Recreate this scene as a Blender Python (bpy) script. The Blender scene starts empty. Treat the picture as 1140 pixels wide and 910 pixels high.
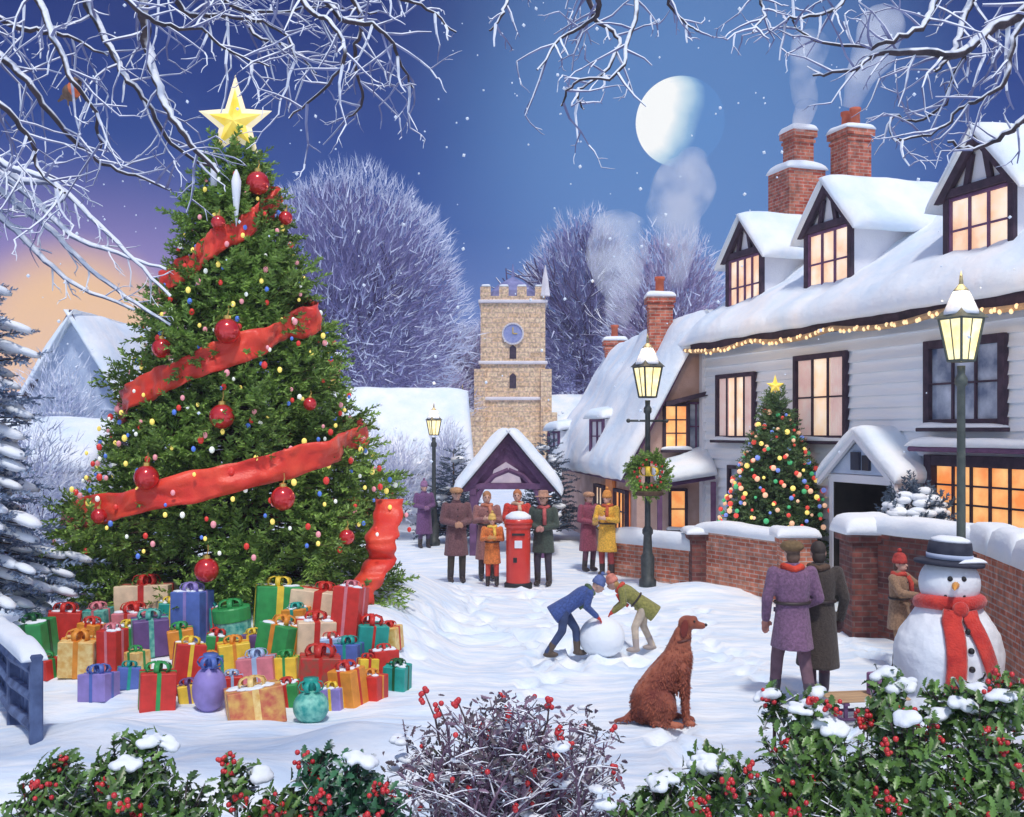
import bpy, math, random
import numpy as np
from mathutils import Vector, Matrix, noise, Euler

random.seed(7)
rng = np.random.default_rng(7)
S = bpy.context.scene
COL = S.collection
PI = math.pi
F = 1200.0            # focal length in photo pixels
CAMZ = 2.9
HY = 480.0            # horizon row in the photo

def at(px, py, Y):
    return Vector(((px-570)/F*Y, Y, CAMZ+(HY-py)/F*Y))
def gx(px, Y):
    return (px-570)/F*Y

# ------------------------------------------------------------------ terrain height
def hgt(x, y):
    n = noise.noise
    h = 0.05*n(Vector((x*.35, y*.35, 1.3)))+0.02*n(Vector((x*.9, y*2.2, 4.1)))
    # hummocks in the left foreground
    h += 0.34*math.exp(-((x+1.2)**2/1.1+(y-9.5)**2/.22))
    h += 0.26*math.exp(-((x+3.7)**2/1.2+(y-9.9)**2/.22))
    h += 0.24*math.exp(-((x+2.5)**2/.6+(y-8.8)**2/.2))
    h += 0.20*math.exp(-((x-.1)**2/.5+(y-9.1)**2/.15))
    h += 0.22*math.exp(-((x-3.3)**2/.7+(y-19.0)**2/.6))
    # the mound the tall fir stands on
    sm = lambda t: 0 if t < 0 else (1 if t > 1 else t*t*(3-2*t))
    h += .60*sm((y-11.6)/2.4)*sm((x+7.2)/1.3)*sm((-.55-x)/1.3)*sm((21-y)/3.5)
    # drifts
    h += .10*n(Vector((x*1.1+3, y*1.5, 8)))*sm((-.2-x)/1.5)*sm((12.3-y)/1.0)
    h += .06*n(Vector((x*.8, y*1.2, 5)))
    # banks at the sides of the lane
    h += 0.25*max(0, min(1, (-x-7.5)/3))*max(0, min(1, (y-13)/5))
    if y > 45:
        h += min(9.0, (y-45)*.035)*(.6+.5*n(Vector((x*.012, y*.012, 2))))
    return h

# ------------------------------------------------------------------ mesh builder
class MB:
    def __init__(s):
        s.v = []; s.f = []
    def add(s, vs, fs):
        o = len(s.v)
        s.v += [tuple(v) for v in vs]
        s.f += [tuple(i+o for i in f) for f in fs]
        return s
    def box(s, c, d, rz=0, bev=0.0, M=None):
        x, y, z = d[0]/2, d[1]/2, d[2]/2
        b = min(bev, x*.9, y*.9, z*.9)
        if b > 0:
            vs = []
            for (hx, hy, zz, q) in ((x-b, y-b, -z, b*.5), (x, y, -z+b, b), (x, y, z-b, b), (x-b, y-b, z, b*.5)):
                vs += [(hx,-hy+q,zz),(hx,hy-q,zz),(hx-q,hy,zz),(-hx+q,hy,zz),(-hx,hy-q,zz),(-hx,-hy+q,zz),(-hx+q,-hy,zz),(hx-q,-hy,zz)]
            fs = [tuple(range(7, -1, -1)), tuple(range(24, 32))]
            for r in range(3):
                for i in range(8):
                    j = (i+1) % 8
                    fs.append((r*8+i, r*8+j, (r+1)*8+j, (r+1)*8+i))
        else:
            vs = [(-x,-y,-z),(x,-y,-z),(x,y,-z),(-x,y,-z),(-x,-y,z),(x,-y,z),(x,y,z),(-x,y,z)]
            fs = [(3,2,1,0),(4,5,6,7),(0,1,5,4),(1,2,6,5),(2,3,7,6),(3,0,4,7)]
        if M is None: M = Matrix.Translation(Vector(c)) @ Matrix.Rotation(rz, 4, 'Z')
        return s.add([M @ Vector(v) for v in vs], fs)
    def tube(s, pts, rad, n=6, cap=True):
        pts = [Vector(p) for p in pts]
        if not hasattr(rad, '__len__'): rad = [rad]*len(pts)
        vs = []; up = None
        for i, p in enumerate(pts):
            d = (pts[min(i+1, len(pts)-1)]-pts[max(i-1, 0)])
            if d.length < 1e-9: d = Vector((0,0,1))
            d.normalize()
            if up is None:
                up = Vector((0,0,1)) if abs(d.z) < .9 else Vector((1,0,0))
            a = d.cross(up)
            if a.length < 1e-6: a = d.orthogonal()
            a.normalize(); b = a.cross(d).normalized(); up = b
            for k in range(n):
                t = 2*PI*k/n
                vs.append(p+(a*math.cos(t)+b*math.sin(t))*rad[i])
        fs = []
        for i in range(len(pts)-1):
            for k in range(n):
                k2 = (k+1) % n
                fs.append((i*n+k, (i+1)*n+k, (i+1)*n+k2, i*n+k2)[::-1])
        if cap:
            fs.append(tuple(range(n))); fs.append(tuple(range((len(pts)-1)*n, len(pts)*n))[::-1])
        return s.add(vs, fs)
    def ell(s, c, r, M=None, nu=12, nv=8):
        if not hasattr(r, '__len__'): r = (r, r, r)
        R = M if M is not None else Matrix.Identity(3)
        c = Vector(c); vs = [c+R @ Vector((0,0,-r[2]))]
        for j in range(1, nv):
            p = -PI/2+PI*j/nv
            for i in range(nu):
                t = 2*PI*i/nu
                vs.append(c+R @ Vector((r[0]*math.cos(p)*math.cos(t), r[1]*math.cos(p)*math.sin(t), r[2]*math.sin(p))))
        vs.append(c+R @ Vector((0,0,r[2])))
        fs = []
        for i in range(nu):
            fs.append((0, 1+(i+1) % nu, 1+i))
            fs.append((len(vs)-1, 1+(nv-2)*nu+i, 1+(nv-2)*nu+(i+1) % nu))
        for j in range(nv-2):
            for i in range(nu):
                a, b = 1+j*nu+i, 1+j*nu+(i+1) % nu
                fs.append((a, b, b+nu, a+nu))
        return s.add(vs, fs)
    def cap(s, a, b, ra, rb=None, n=10):
        rb = ra if rb is None else rb
        s.tube([a, b], [ra, rb], n); s.ell(a, ra, nu=n, nv=7); s.ell(b, rb, nu=n, nv=7)
        return s
    def lathe(s, prof, c=(0,0,0), n=16, sx=1, sy=1, M=None):
        c = Vector(c); R = M if M is not None else Matrix.Identity(3)
        vs = []; 
        for (r, z) in prof:
            for k in range(n):
                t = 2*PI*k/n
                vs.append(c+R @ Vector((r*sx*math.cos(t), r*sy*math.sin(t), z)))
        fs = []
        for i in range(len(prof)-1):
            for k in range(n):
                k2 = (k+1) % n
                fs.append((i*n+k, i*n+k2, (i+1)*n+k2, (i+1)*n+k))
        fs.append(tuple(range(n))[::-1]); fs.append(tuple(range((len(prof)-1)*n, len(prof)*n)))
        return s.add(vs, fs)
    def prism(s, poly, y0, y1, M=None):
        # polygon in xz, extruded along y (counterclockwise seen from -y)
        n = len(poly)
        vs = [(x, y0, z) for x, z in poly]+[(x, y1, z) for x, z in poly]
        fs = [tuple(range(n)), tuple(range(2*n-1, n-1, -1))]
        for i in range(n):
            j = (i+1) % n
            fs.append((i, i+n, j+n, j))
        if M is not None: vs = [M @ Vector(v) for v in vs]
        return s.add(vs, fs)
    def slab(s, p00, p10, p11, p01, th, nx=24, ny=12, amp=.04, sd=0.0, fall=8, freq=1.2):
        # a blanket of snow on the quad p00-p10-p11-p01: rounded rim, uneven top
        P = [Vector(p) for p in (p00, p10, p11, p01)]
        nrm = (P[1]-P[0]).cross(P[3]-P[0]).normalized()
        vs = []
        for j in range(ny+1):
            v = .5-.5*math.cos(PI*j/ny)
            for i in range(nx+1):
                u = .5-.5*math.cos(PI*i/nx)
                p = P[0]*(1-u)*(1-v)+P[1]*u*(1-v)+P[2]*u*v+P[3]*(1-u)*v
                e = math.sqrt(max(0, 1-abs(2*u-1)**fall))*math.sqrt(max(0, 1-abs(2*v-1)**fall))
                q = noise.noise(p*freq+Vector((sd, sd*2, 0)))*amp*2+noise.noise(p*freq*3+Vector((sd, 0, 5)))*amp*.6
                e2 = noise.noise(p*freq*1.7+Vector((9, sd, 0)))*amp*.9
                t = (th+q)*e
                if u in (0, 1) or v in (0, 1) or 0 in (i, j) or i == nx or j == ny: 
                    p = p+Vector((0, 0, e2*.5))
                vs.append(p+nrm*t)
        N = (nx+1)*(ny+1)
        fs = []
        for j in range(ny):
            for i in range(nx):
                a = j*(nx+1)+i
                fs.append((a, a+1, a+nx+2, a+nx+1))
        rim = [i for i in range(nx+1)]+[j*(nx+1)+nx for j in range(1, ny+1)]+[ny*(nx+1)+i for i in range(nx-1, -1, -1)]+[j*(nx+1) for j in range(ny-1, 0, -1)]
        fs.append(tuple(rim[::-1]))
        return s.add(vs, fs)
    def mesh(s, name):
        me = bpy.data.meshes.new(name)
        me.from_pydata(s.v, [], s.f); me.update()
        return me
    def build(s, name, mat, parent=None, smooth=False, recalc=True):
        me = s.mesh(name)
        if recalc:
            import bmesh
            bm = bmesh.new(); bm.from_mesh(me)
            bmesh.ops.recalc_face_normals(bm, faces=bm.faces); bm.to_mesh(me); bm.free()
        return link(me, name, mat, parent, smooth)

def link(me, name, mat, parent=None, smooth=False):
    me.name = name
    if mat is not None:
        me.materials.clear(); me.materials.append(mat)
    if smooth: me.polygons.foreach_set('use_smooth', [True]*len(me.polygons))
    o = bpy.data.objects.new(name, me); COL.objects.link(o)
    if parent is not None: o.parent = parent
    return o

def mesh_np(name, V, Fc, mat, parent=None, smooth=False):
    V = np.asarray(V, np.float32).reshape(-1, 3); Fc = np.asarray(Fc, np.int32)
    me = bpy.data.meshes.new(name)
    me.vertices.add(len(V)); me.vertices.foreach_set('co', V.ravel())
    k = Fc.shape[1]
    me.loops.add(Fc.size); me.loops.foreach_set('vertex_index', Fc.ravel())
    me.polygons.add(len(Fc)); me.polygons.foreach_set('loop_start', np.arange(0, Fc.size, k, dtype=np.int32))
    me.update(calc_edges=True)
    return link(me, name, mat, parent, smooth)

def scatter(TV, TF, pos, dirs, scale, roll=None, up=None):
    """copies of a template (x along dirs) -> vertices, faces"""
    pos = np.asarray(pos, float); d = np.asarray(dirs, float); n = len(pos)
    d = d/np.maximum(np.linalg.norm(d, axis=1, keepdims=True), 1e-9)
    u = np.tile(np.array([0, 0, 1.0]), (n, 1)) if up is None else np.asarray(up, float)
    a = np.cross(u, d); ln = np.linalg.norm(a, axis=1, keepdims=True)
    a = np.where(ln < 1e-4, np.array([0, 1.0, 0]), a/np.maximum(ln, 1e-9))
    b = np.cross(d, a)
    if roll is not None:
        c, s_ = np.cos(roll)[:, None], np.sin(roll)[:, None]
        a, b = a*c+b*s_, b*c-a*s_
    R = np.stack([d, a, b], axis=2)
    V = np.einsum('nij,kj->nki', R, TV)*np.asarray(scale, float).reshape(-1, 1, 1)+pos[:, None, :]
    k = len(TV)
    Fc = (np.asarray(TF)[None]+(np.arange(n)*k)[:, None, None]).reshape(-1, np.asarray(TF).shape[1])
    return V.reshape(-1, 3), Fc

def empty(name, label, cat, loc=(0,0,0), rz=0, group=None):
    o = bpy.data.objects.new(name, None); COL.objects.link(o)
    o.location = loc; o.rotation_euler = (0, 0, rz); o.empty_display_size = .2
    return tag(o, label, cat, group)
def tag(o, label, cat, group=None):
    o['label'] = label; o['category'] = cat
    if group: o['group'] = group
    return o
def kind(o, k):
    o['kind'] = k; return o
def copy_tree(o, parent=None):
    c = o.copy(); COL.objects.link(c)
    if parent is not None: c.parent = parent
    for ch in list(o.children): copy_tree(ch, c)
    return c

def remesh(mb, vox, smooth=4):
    me = mb.mesh('tmp'); o = bpy.data.objects.new('tmp', me); COL.objects.link(o)
    m = o.modifiers.new('r', 'REMESH'); m.mode = 'VOXEL'; m.voxel_size = vox
    if smooth:
        q = o.modifiers.new('s', 'SMOOTH'); q.factor = .5; q.iterations = smooth
    bpy.context.view_layer.update()
    dg = bpy.context.evaluated_depsgraph_get()
    out = bpy.data.meshes.new_from_object(o.evaluated_get(dg))
    bpy.data.objects.remove(o); bpy.data.meshes.remove(me)
    return out

# ------------------------------------------------------------------ materials
def lin(r, g, b):
    f = lambda c: (c/255/12.92) if c/255 <= .04045 else ((c/255+.055)/1.055)**2.4
    return (f(r), f(g), f(b), 1)
def c4(c): return tuple(c)+(1,) if len(c) == 3 else tuple(c)

def mat(name, c1, c2=None, scale=6, rough=.7, bump=0, bscale=30, island=False, emit=0, snow=None, metal=0, stretch=None, spec=.5, sheen=0, coat=0):
    m = bpy.data.materials.new(name); m.use_nodes = True
    nt = m.node_tree; N = nt.nodes; L = nt.links
    b = N['Principled BSDF']; b.inputs['Roughness'].default_value = rough; b.inputs['Metallic'].default_value = metal
    b.inputs['Specular IOR Level'].default_value = spec
    if sheen: b.inputs['Sheen Weight'].default_value = sheen
    if coat: b.inputs['Coat Weight'].default_value = coat; b.inputs['Coat Roughness'].default_value = .15
    tc = N.new('ShaderNodeTexCoord')
    vec = tc.outputs['Object']
    if stretch:
        mp = N.new('ShaderNodeMapping'); mp.inputs['Scale'].default_value = stretch; L.new(vec, mp.inputs['Vector']); vec = mp.outputs['Vector']
    col = None
    if c2 is not None:
        mx = N.new('ShaderNodeMix'); mx.data_type = 'RGBA'
        mx.inputs['A'].default_value = c4(c1); mx.inputs['B'].default_value = c4(c2)
        nz = N.new('ShaderNodeTexNoise'); nz.inputs['Scale'].default_value = scale; nz.inputs['Detail'].default_value = 5
        L.new(vec, nz.inputs['Vector'])
        rp = N.new('ShaderNodeMapRange'); rp.inputs['From Min'].default_value = .35; rp.inputs['From Max'].default_value = .65
        L.new(nz.outputs['Fac'], rp.inputs['Value'])
        fac = rp.outputs['Result']
        if island:
            g = N.new('ShaderNodeNewGeometry')
            ad = N.new('ShaderNodeMath'); ad.operation = 'MULTIPLY_ADD'; ad.inputs[1].default_value = .65
            sc = N.new('ShaderNodeMath'); sc.operation = 'MULTIPLY'; sc.inputs[1].default_value = .4
            L.new(rp.outputs['Result'], sc.inputs[0]); L.new(g.outputs['Random Per Island'], ad.inputs[0]); L.new(sc.outputs[0], ad.inputs[2])
            fac = ad.outputs[0]
        L.new(fac, mx.inputs['Factor']); col = mx.outputs['Result']
    if snow is not None:
        g = N.new('ShaderNodeNewGeometry'); sp = N.new('ShaderNodeSeparateXYZ'); L.new(g.outputs['Normal'], sp.inputs[0])
        nz = N.new('ShaderNodeTexNoise'); nz.inputs['Scale'].default_value = 9; L.new(tc.outputs['Object'], nz.inputs['Vector'])
        ad = N.new('ShaderNodeMath'); ad.operation = 'MULTIPLY_ADD'; ad.inputs[1].default_value = .9; L.new(nz.outputs['Fac'], ad.inputs[0]); L.new(sp.outputs['Z'], ad.inputs[2])
        mr = N.new('ShaderNodeMapRange'); mr.inputs['From Min'].default_value = snow+.35; mr.inputs['From Max'].default_value = snow+.6
        L.new(ad.outputs[0], mr.inputs['Value'])
        mx2 = N.new('ShaderNodeMix'); mx2.data_type = 'RGBA'
        if col is None: mx2.inputs['A'].default_value = c4(c1)
        else: L.new(col, mx2.inputs['A'])
        mx2.inputs['B'].default_value = (.84, .88, .95, 1); L.new(mr.outputs['Result'], mx2.inputs['Factor']); col = mx2.outputs['Result']
    if col is None: b.inputs['Base Color'].default_value = c4(c1)
    else: L.new(col, b.inputs['Base Color'])
    if emit:
        if col is None: b.inputs['Emission Color'].default_value = c4(c1)
        else: L.new(col, b.inputs['Emission Color'])
        b.inputs['Emission Strength'].default_value = emit
    if bump:
        nb = N.new('ShaderNodeTexNoise'); nb.inputs['Scale'].default_value = bscale; nb.inputs['Detail'].default_value = 6
        L.new(vec, nb.inputs['Vector'])
        bp = N.new('ShaderNodeBump'); bp.inputs['Strength'].default_value = bump; bp.inputs['Distance'].default_value = .03
        L.new(nb.outputs['Fac'], bp.inputs['Height']); L.new(bp.outputs['Normal'], b.inputs['Normal'])
    return m

def brick(name, c1, c2, mortar, bw=.23, bh=.075, snow=False):
    m = bpy.data.materials.new(name); m.use_nodes = True
    nt = m.node_tree; N = nt.nodes; L = nt.links; b = N['Principled BSDF']; b.inputs['Roughness'].default_value = .85
    tc = N.new('ShaderNodeTexCoord'); sp = N.new('ShaderNodeSeparateXYZ'); L.new(tc.outputs['Object'], sp.inputs[0])
    ad = N.new('ShaderNodeMath'); ad.operation = 'ADD'; L.new(sp.outputs['X'], ad.inputs[0]); L.new(sp.outputs['Y'], ad.inputs[1])
    cb = N.new('ShaderNodeCombineXYZ'); L.new(ad.outputs[0], cb.inputs['X']); L.new(sp.outputs['Z'], cb.inputs['Y'])
    br = N.new('ShaderNodeTexBrick'); br.inputs['Scale'].default_value = 1; br.inputs['Brick Width'].default_value = bw; br.inputs['Row Height'].default_value = bh
    br.inputs['Mortar Size'].default_value = bh*.12; br.inputs['Color1'].default_value = c4(c1); br.inputs['Color2'].default_value = c4(c2); br.inputs['Mortar'].default_value = c4(mortar)
    br.inputs['Bias'].default_value = .0
    L.new(cb.outputs[0], br.inputs['Vector'])
    nz = N.new('ShaderNodeTexNoise'); nz.inputs['Scale'].default_value = 7; nz.inputs['Detail'].default_value = 6; L.new(tc.outputs['Object'], nz.inputs['Vector'])
    mx = N.new('ShaderNodeMix'); mx.data_type = 'RGBA'; mx.blend_type = 'OVERLAY'; mx.inputs['Factor'].default_value = .7
    L.new(br.outputs['Color'], mx.inputs['A']); L.new(nz.outputs['Color'], mx.inputs['B'])
    hs = N.new('ShaderNodeHueSaturation'); hs.inputs['Saturation'].default_value = 1.0; L.new(mx.outputs['Result'], hs.inputs['Color'])
    gr = N.new('ShaderNodeMix'); gr.data_type = 'RGBA'; gr.inputs['Factor'].default_value = .75
    L.new(br.outputs['Color'], gr.inputs['A'])
    mv = N.new('ShaderNodeMix'); mv.data_type = 'RGBA'; mv.blend_type = 'MULTIPLY'; mv.inputs['Factor'].default_value = 1
    mr = N.new('ShaderNodeMapRange'); mr.inputs['From Min'].default_value = .3; mr.inputs['From Max'].default_value = .7; mr.inputs['To Min'].default_value = .55; mr.inputs['To Max'].default_value = 1.3
    L.new(nz.outputs['Fac'], mr.inputs['Value']); L.new(br.outputs['Color'], mv.inputs['A']); L.new(mr.outputs['Result'], mv.inputs['B'])
    L.new(mv.outputs['Result'], b.inputs['Base Color'])
    bp = N.new('ShaderNodeBump'); bp.inputs['Strength'].default_value = .8; bp.inputs['Distance'].default_value = .01; bp.invert = True
    L.new(br.outputs['Fac'], bp.inputs['Height']); L.new(bp.outputs['Normal'], b.inputs['Normal'])
    return m

SNOW = mat('snow', (.80,.86,.93), (.88,.91,.95), scale=2, rough=.75, bump=.35, bscale=14, spec=.3)
SNOWG = mat('ground_snow', (.66,.78,.92), (.89,.92,.95), scale=3.2, rough=.75, bump=.9, bscale=7, stretch=(.55,1.6,1), spec=.3)
SNOWR = mat('roof_snow', (.70,.82,.94), (.90,.92,.95), scale=1.3, rough=.75, bump=.8, bscale=6, spec=.3)
FROST = mat('frost', (.62,.68,.86), (.86,.90,.96), scale=3, rough=.8, island=True)
BARK = mat('bark', (.035,.028,.035), (.07,.05,.06), scale=9, rough=.9, bump=.6, snow=.12)
TWIGSNOW = mat('snowy_twig', (.12,.12,.24), (.26,.28,.46), scale=6, rough=.9, snow=-.15)
PURPLEBARK = mat('dusky_bark', (.07,.05,.13), (.13,.09,.2), scale=5, rough=.9, snow=.35)
PURPLETWIG = mat('dusky_twig', (.10,.09,.26), (.40,.38,.64), scale=.45, rough=.9, island=True)
PINKTWIG = mat('lilac_twig', (.17,.13,.32), (.60,.52,.70), scale=.4, rough=.9, island=True)
FROSTTWIG = mat('frosted_twig', (.42,.46,.70), (.80,.84,.93), scale=.5, rough=.9, island=True)
NEEDLE = mat('fir_needle', (.06,.11,.022), (.33,.54,.10), scale=1.8, rough=.6, island=True)
NEEDLE2 = mat('dull_fir_needle', (.05,.11,.045), (.20,.32,.12), scale=2.2, rough=.65, island=True)
NEEDLEBLUE = mat('blue_fir_needle', (.10,.16,.28), (.30,.38,.52), scale=2, rough=.7, island=True)
YEW = mat('yew_leaf', (.03,.06,.10), (.12,.17,.24), scale=2, rough=.7, island=True)
TRUNK = mat('fir_trunk', (.06,.035,.02), (.1,.06,.035), scale=8, rough=.9, bump=.6)
HOLLY = mat('holly_leaf', (.018,.04,.010), (.15,.30,.06), scale=2.5, rough=.36, island=True, spec=.5, snow=1.02)
HOLLY2 = mat('bluish_holly_leaf', (.012,.04,.025), (.06,.21,.09), scale=2.5, rough=.36, island=True, snow=1.02)
BERRY = mat('red_berry', (.48,.02,.03), (.7,.05,.05), scale=9, rough=.25)
STEM = mat('woody_stem', (.07,.045,.04), (.14,.09,.1), scale=9, rough=.8, snow=.35)
RIBBON = mat('red_ribbon', (.74,.03,.015), (.88,.075,.03), scale=4, rough=.42, sheen=.2, bump=.25, bscale=40)
BAUBLE = mat('red_bauble', (.62,.015,.02), (.72,.03,.03), scale=3, rough=.12, metal=.35, coat=.8)
GOLD = mat('gold_trim', (.8,.55,.15), rough=.3, metal=.8)
STAR = mat('star_gold', (.92,.62,.05), (.98,.76,.16), scale=5, rough=.4, emit=.42)
STARRIM = mat('star_rim', (.95,.80,.50), rough=.4, emit=.32)
IRON = mat('lamp_iron', (.045,.055,.055), (.08,.09,.09), scale=12, rough=.5, metal=.4)
IRON2 = mat('lamp_iron_green', (.08,.10,.09), (.12,.14,.12), scale=12, rough=.5, metal=.3)
DARKWOOD = mat('dark_timber', (.028,.018,.035), (.06,.035,.06), scale=6, rough=.8, bump=.3)
PURPLEWOOD = mat('purple_timber', (.10,.045,.11), (.17,.08,.18), scale=5, rough=.8, bump=.3)
CLAP = mat('weatherboard', (.78,.85,.93), (.89,.91,.93), scale=3, rough=.6, bump=.15, bscale=20, stretch=(.3,1,3))
WHITEWALL = mat('lime_render', (.66,.68,.77), (.76,.77,.83), scale=2, rough=.9, bump=.3)
PINKWALL = mat('pink_render', (.55,.36,.30), (.66,.47,.42), scale=3, rough=.9, bump=.3)
BLUEWALL = mat('bluish_render', (.42,.52,.70), (.58,.66,.80), scale=2, rough=.9, bump=.3)
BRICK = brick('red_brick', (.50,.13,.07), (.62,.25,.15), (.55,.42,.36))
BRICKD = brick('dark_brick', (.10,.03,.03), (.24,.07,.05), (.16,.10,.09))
BRICKC = brick('chimney_brick', (.42,.07,.04), (.60,.20,.12), (.5,.33,.27))
STONE = brick('church_stone', (.74,.50,.29), (.82,.62,.40), (.66,.46,.34), bw=.7, bh=.32)
STONED = mat('church_trim', (.70,.66,.70), (.8,.77,.8), scale=2, rough=.9)
TILE = mat('roof_tile', (.08,.06,.09), (.14,.1,.14), scale=5, rough=.9)
WARM = mat('warm_window', (.92,.56,.34), (1,.84,.64), scale=2.4, rough=.25, emit=.62)
WARMO = mat('orange_window', (.92,.28,.07), (1,.58,.22), scale=2.0, rough=.25, emit=.8)
WARMR = mat('red_lit_window', (.65,.06,.04), (.95,.30,.12), scale=5, rough=.4, emit=.6)
CURTAIN = mat('curtain', (.75,.50,.46), (.85,.66,.60), scale=3, rough=.9, emit=.28)
COLDGLASS = mat('cold_glass', (.10,.14,.24), (.55,.62,.74), scale=2.1, rough=.15)
DARKGLASS = mat('dark_glass', (.02,.02,.04), (.05,.05,.08), scale=2, rough=.12)
DOORSHADE = mat('painted_doorway_shade', (.012,.014,.010), (.03,.025,.02), scale=4, rough=.8)
WHITEPAINT = mat('white_paint', (.75,.77,.83), rough=.5)
LAMPGLASS = mat('lamp_glass', (1,.78,.30), (1,.90,.55), scale=6, rough=.3, emit=.95)
GARLIGHT = mat('garland_bulb', (1,.56,.25), (1,.78,.42), scale=3, rough=.4, emit=.8)
BLACK = mat('coal', (.015,.015,.018), rough=.6)
HAT = mat('hat_felt', (.02,.024,.045), (.04,.045,.07), scale=9, rough=.85)
CARROT = mat('carrot', (.75,.30,.05), (.85,.42,.1), scale=20, rough=.6)
SKIN = mat('skin', (.62,.36,.27), (.68,.42,.33), scale=6, rough=.55)
EYE = mat('eye', (.02,.015,.012), rough=.2)
MOUTH = mat('mouth', (.35,.08,.08), rough=.5)
POSTRED = mat('postbox_red', (.60,.025,.015), (.66,.05,.03), scale=3, rough=.35, coat=.4)
BOOTL = mat('dark_leather', (.03,.02,.02), (.05,.035,.03), scale=9, rough=.5)
DOGFUR = mat('setter_coat', (.16,.022,.012), (.46,.14,.07), scale=3.2, rough=.75, bump=.7, bscale=22, sheen=.2)
DOGHAIR = mat('setter_hair', (.12,.016,.009), (.40,.10,.045), scale=3.5, rough=.7, island=True, sheen=.1)
DOGDARK = mat('setter_ear', (.13,.018,.012), (.2,.03,.02), scale=6, rough=.8, bump=.5)
BLUEWOOD = mat('blue_weathered_wood', (.05,.075,.17), (.13,.19,.36), scale=4, rough=.8, bump=.3)

# ------------------------------------------------------------------ sky, sun, camera
SUN = Vector((.07, -.46, .86)).normalized()
w = bpy.data.worlds.new('World'); S.world = w; w.use_nodes = True
N = w.node_tree.nodes; L = w.node_tree.links
bg = N['Background']
tc = N.new('ShaderNodeTexCoord'); sp = N.new('ShaderNodeSeparateXYZ'); L.new(tc.outputs['Generated'], sp.inputs[0])
def ramp(inp, stops):
    r = N.new('ShaderNodeValToRGB'); e = r.color_ramp.elements
    while len(e) > 1: e.remove(e[0])
    e[0].position = stops[0][0]; e[0].color = c4(stops[0][1])
    for p, c in stops[1:]:
        k = e.new(p); k.color = c4(c)
    L.new(inp, r.inputs[0]); return r.outputs[0]
base = ramp(sp.outputs['Z'], [(0, lin(142,140,200)), (.05, lin(124,130,196)), (.11, lin(84,114,180)), (.18, lin(42,80,154)), (.27, lin(28,60,134)), (.36, lin(24,46,114)), (.6, lin(50,74,140)), (1, lin(150,170,210))])
def dotn(v):
    d = N.new('ShaderNodeVectorMath'); d.operation = 'DOT_PRODUCT'; L.new(tc.outputs['Generated'], d.inputs[0]); d.inputs[1].default_value = Vector(v).normalized(); return d.outputs['Value']
def mr(inp, a, b, c=0, d=1, smooth=True):
    m = N.new('ShaderNodeMapRange'); m.inputs['From Min'].default_value = a; m.inputs['From Max'].default_value = b; m.inputs['To Min'].default_value = c; m.inputs['To Max'].default_value = d
    if smooth: m.interpolation_type = 'SMOOTHSTEP'
    L.new(inp, m.inputs['Value']); return m.outputs['Result']
def mixc(f, a, b, mode='MIX'):
    m = N.new('ShaderNodeMix'); m.data_type = 'RGBA'; m.blend_type = mode
    if isinstance(f, float): m.inputs['Factor'].default_value = f
    else: L.new(f, m.inputs['Factor'])
    for k, v in (('A', a), ('B', b)):
        if isinstance(v, tuple): m.inputs[k].default_value = c4(v)
        else: L.new(v, m.inputs[k])
    return m.outputs['Result']
def mul(a, b):
    m = N.new('ShaderNodeMath'); m.operation = 'MULTIPLY'
    for i, v in enumerate((a, b)):
        if isinstance(v, float): m.inputs[i].default_value = v
        else: L.new(v, m.inputs[i])
    return m.outputs[0]
# thin cloud mottling
nz = N.new('ShaderNodeTexNoise'); nz.inputs['Scale'].default_value = 5; nz.inputs['Detail'].default_value = 6; L.new(tc.outputs['Generated'], nz.inputs['Vector'])
cl = mr(nz.outputs['Fac'], .35, .75, 0, .12)
c = mixc(cl, base, lin(110,134,192))
# sunset glow low on the left: lilac band then peach core
pk = dotn((-.47, 1, .085)); lowz = mr(sp.outputs['Z'], .26, .09)
c = mixc(mul(mul(mr(pk, .955, .995), .85), lowz), c, lin(168,140,194))
pc = dotn((-.405, 1, .075)); c = mixc(mr(pc, .9945, .9988), c, lin(240,196,150))
# moon halo
MOON = at(757, 136, 400.0); md = (MOON-Vector((0,0,CAMZ))).normalized()
hd = dotn(md); h1 = mr(hd, .955, .9998); c = mixc(mul(mul(h1, h1), .7), c, lin(104,150,208))
# sky behind the camera is brightened, added as soft frontal fill light
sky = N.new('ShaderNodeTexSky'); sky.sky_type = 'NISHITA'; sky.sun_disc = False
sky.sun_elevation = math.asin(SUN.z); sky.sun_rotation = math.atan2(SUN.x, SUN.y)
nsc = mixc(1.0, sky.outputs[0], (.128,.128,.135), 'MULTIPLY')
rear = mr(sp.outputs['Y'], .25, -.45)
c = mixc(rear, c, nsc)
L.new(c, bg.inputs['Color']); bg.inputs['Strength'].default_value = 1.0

sl = bpy.data.lights.new('sun', 'SUN'); sl.energy = 2.25; sl.angle = math.radians(7); sl.color = (1, .95, .88)
so = bpy.data.objects.new('sun', sl); COL.objects.link(so); so.rotation_euler = SUN.to_track_quat('Z', 'Y').to_euler(); so.location = (0, -5, 30)

cam = bpy.data.cameras.new('camera'); co = bpy.data.objects.new('camera', cam); COL.objects.link(co)
co.location = (0, 0, CAMZ); co.rotation_euler = (PI/2, 0, 0)
cam.sensor_width = 36; cam.lens = 36*F/1140; cam.shift_y = (480-455)/1140; cam.clip_end = 3000; cam.clip_start = .1
S.camera = co
S.view_settings.view_transform = 'Standard'; S.view_settings.look = 'None'; S.view_settings.exposure = 0.0; S.view_settings.gamma = 1
S.render.engine = 'CYCLES'; S.cycles.max_bounces = 6; S.cycles.use_denoising = True
S.cycles.volume_step_rate = 2; S.cycles.volume_bounces = 3

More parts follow.
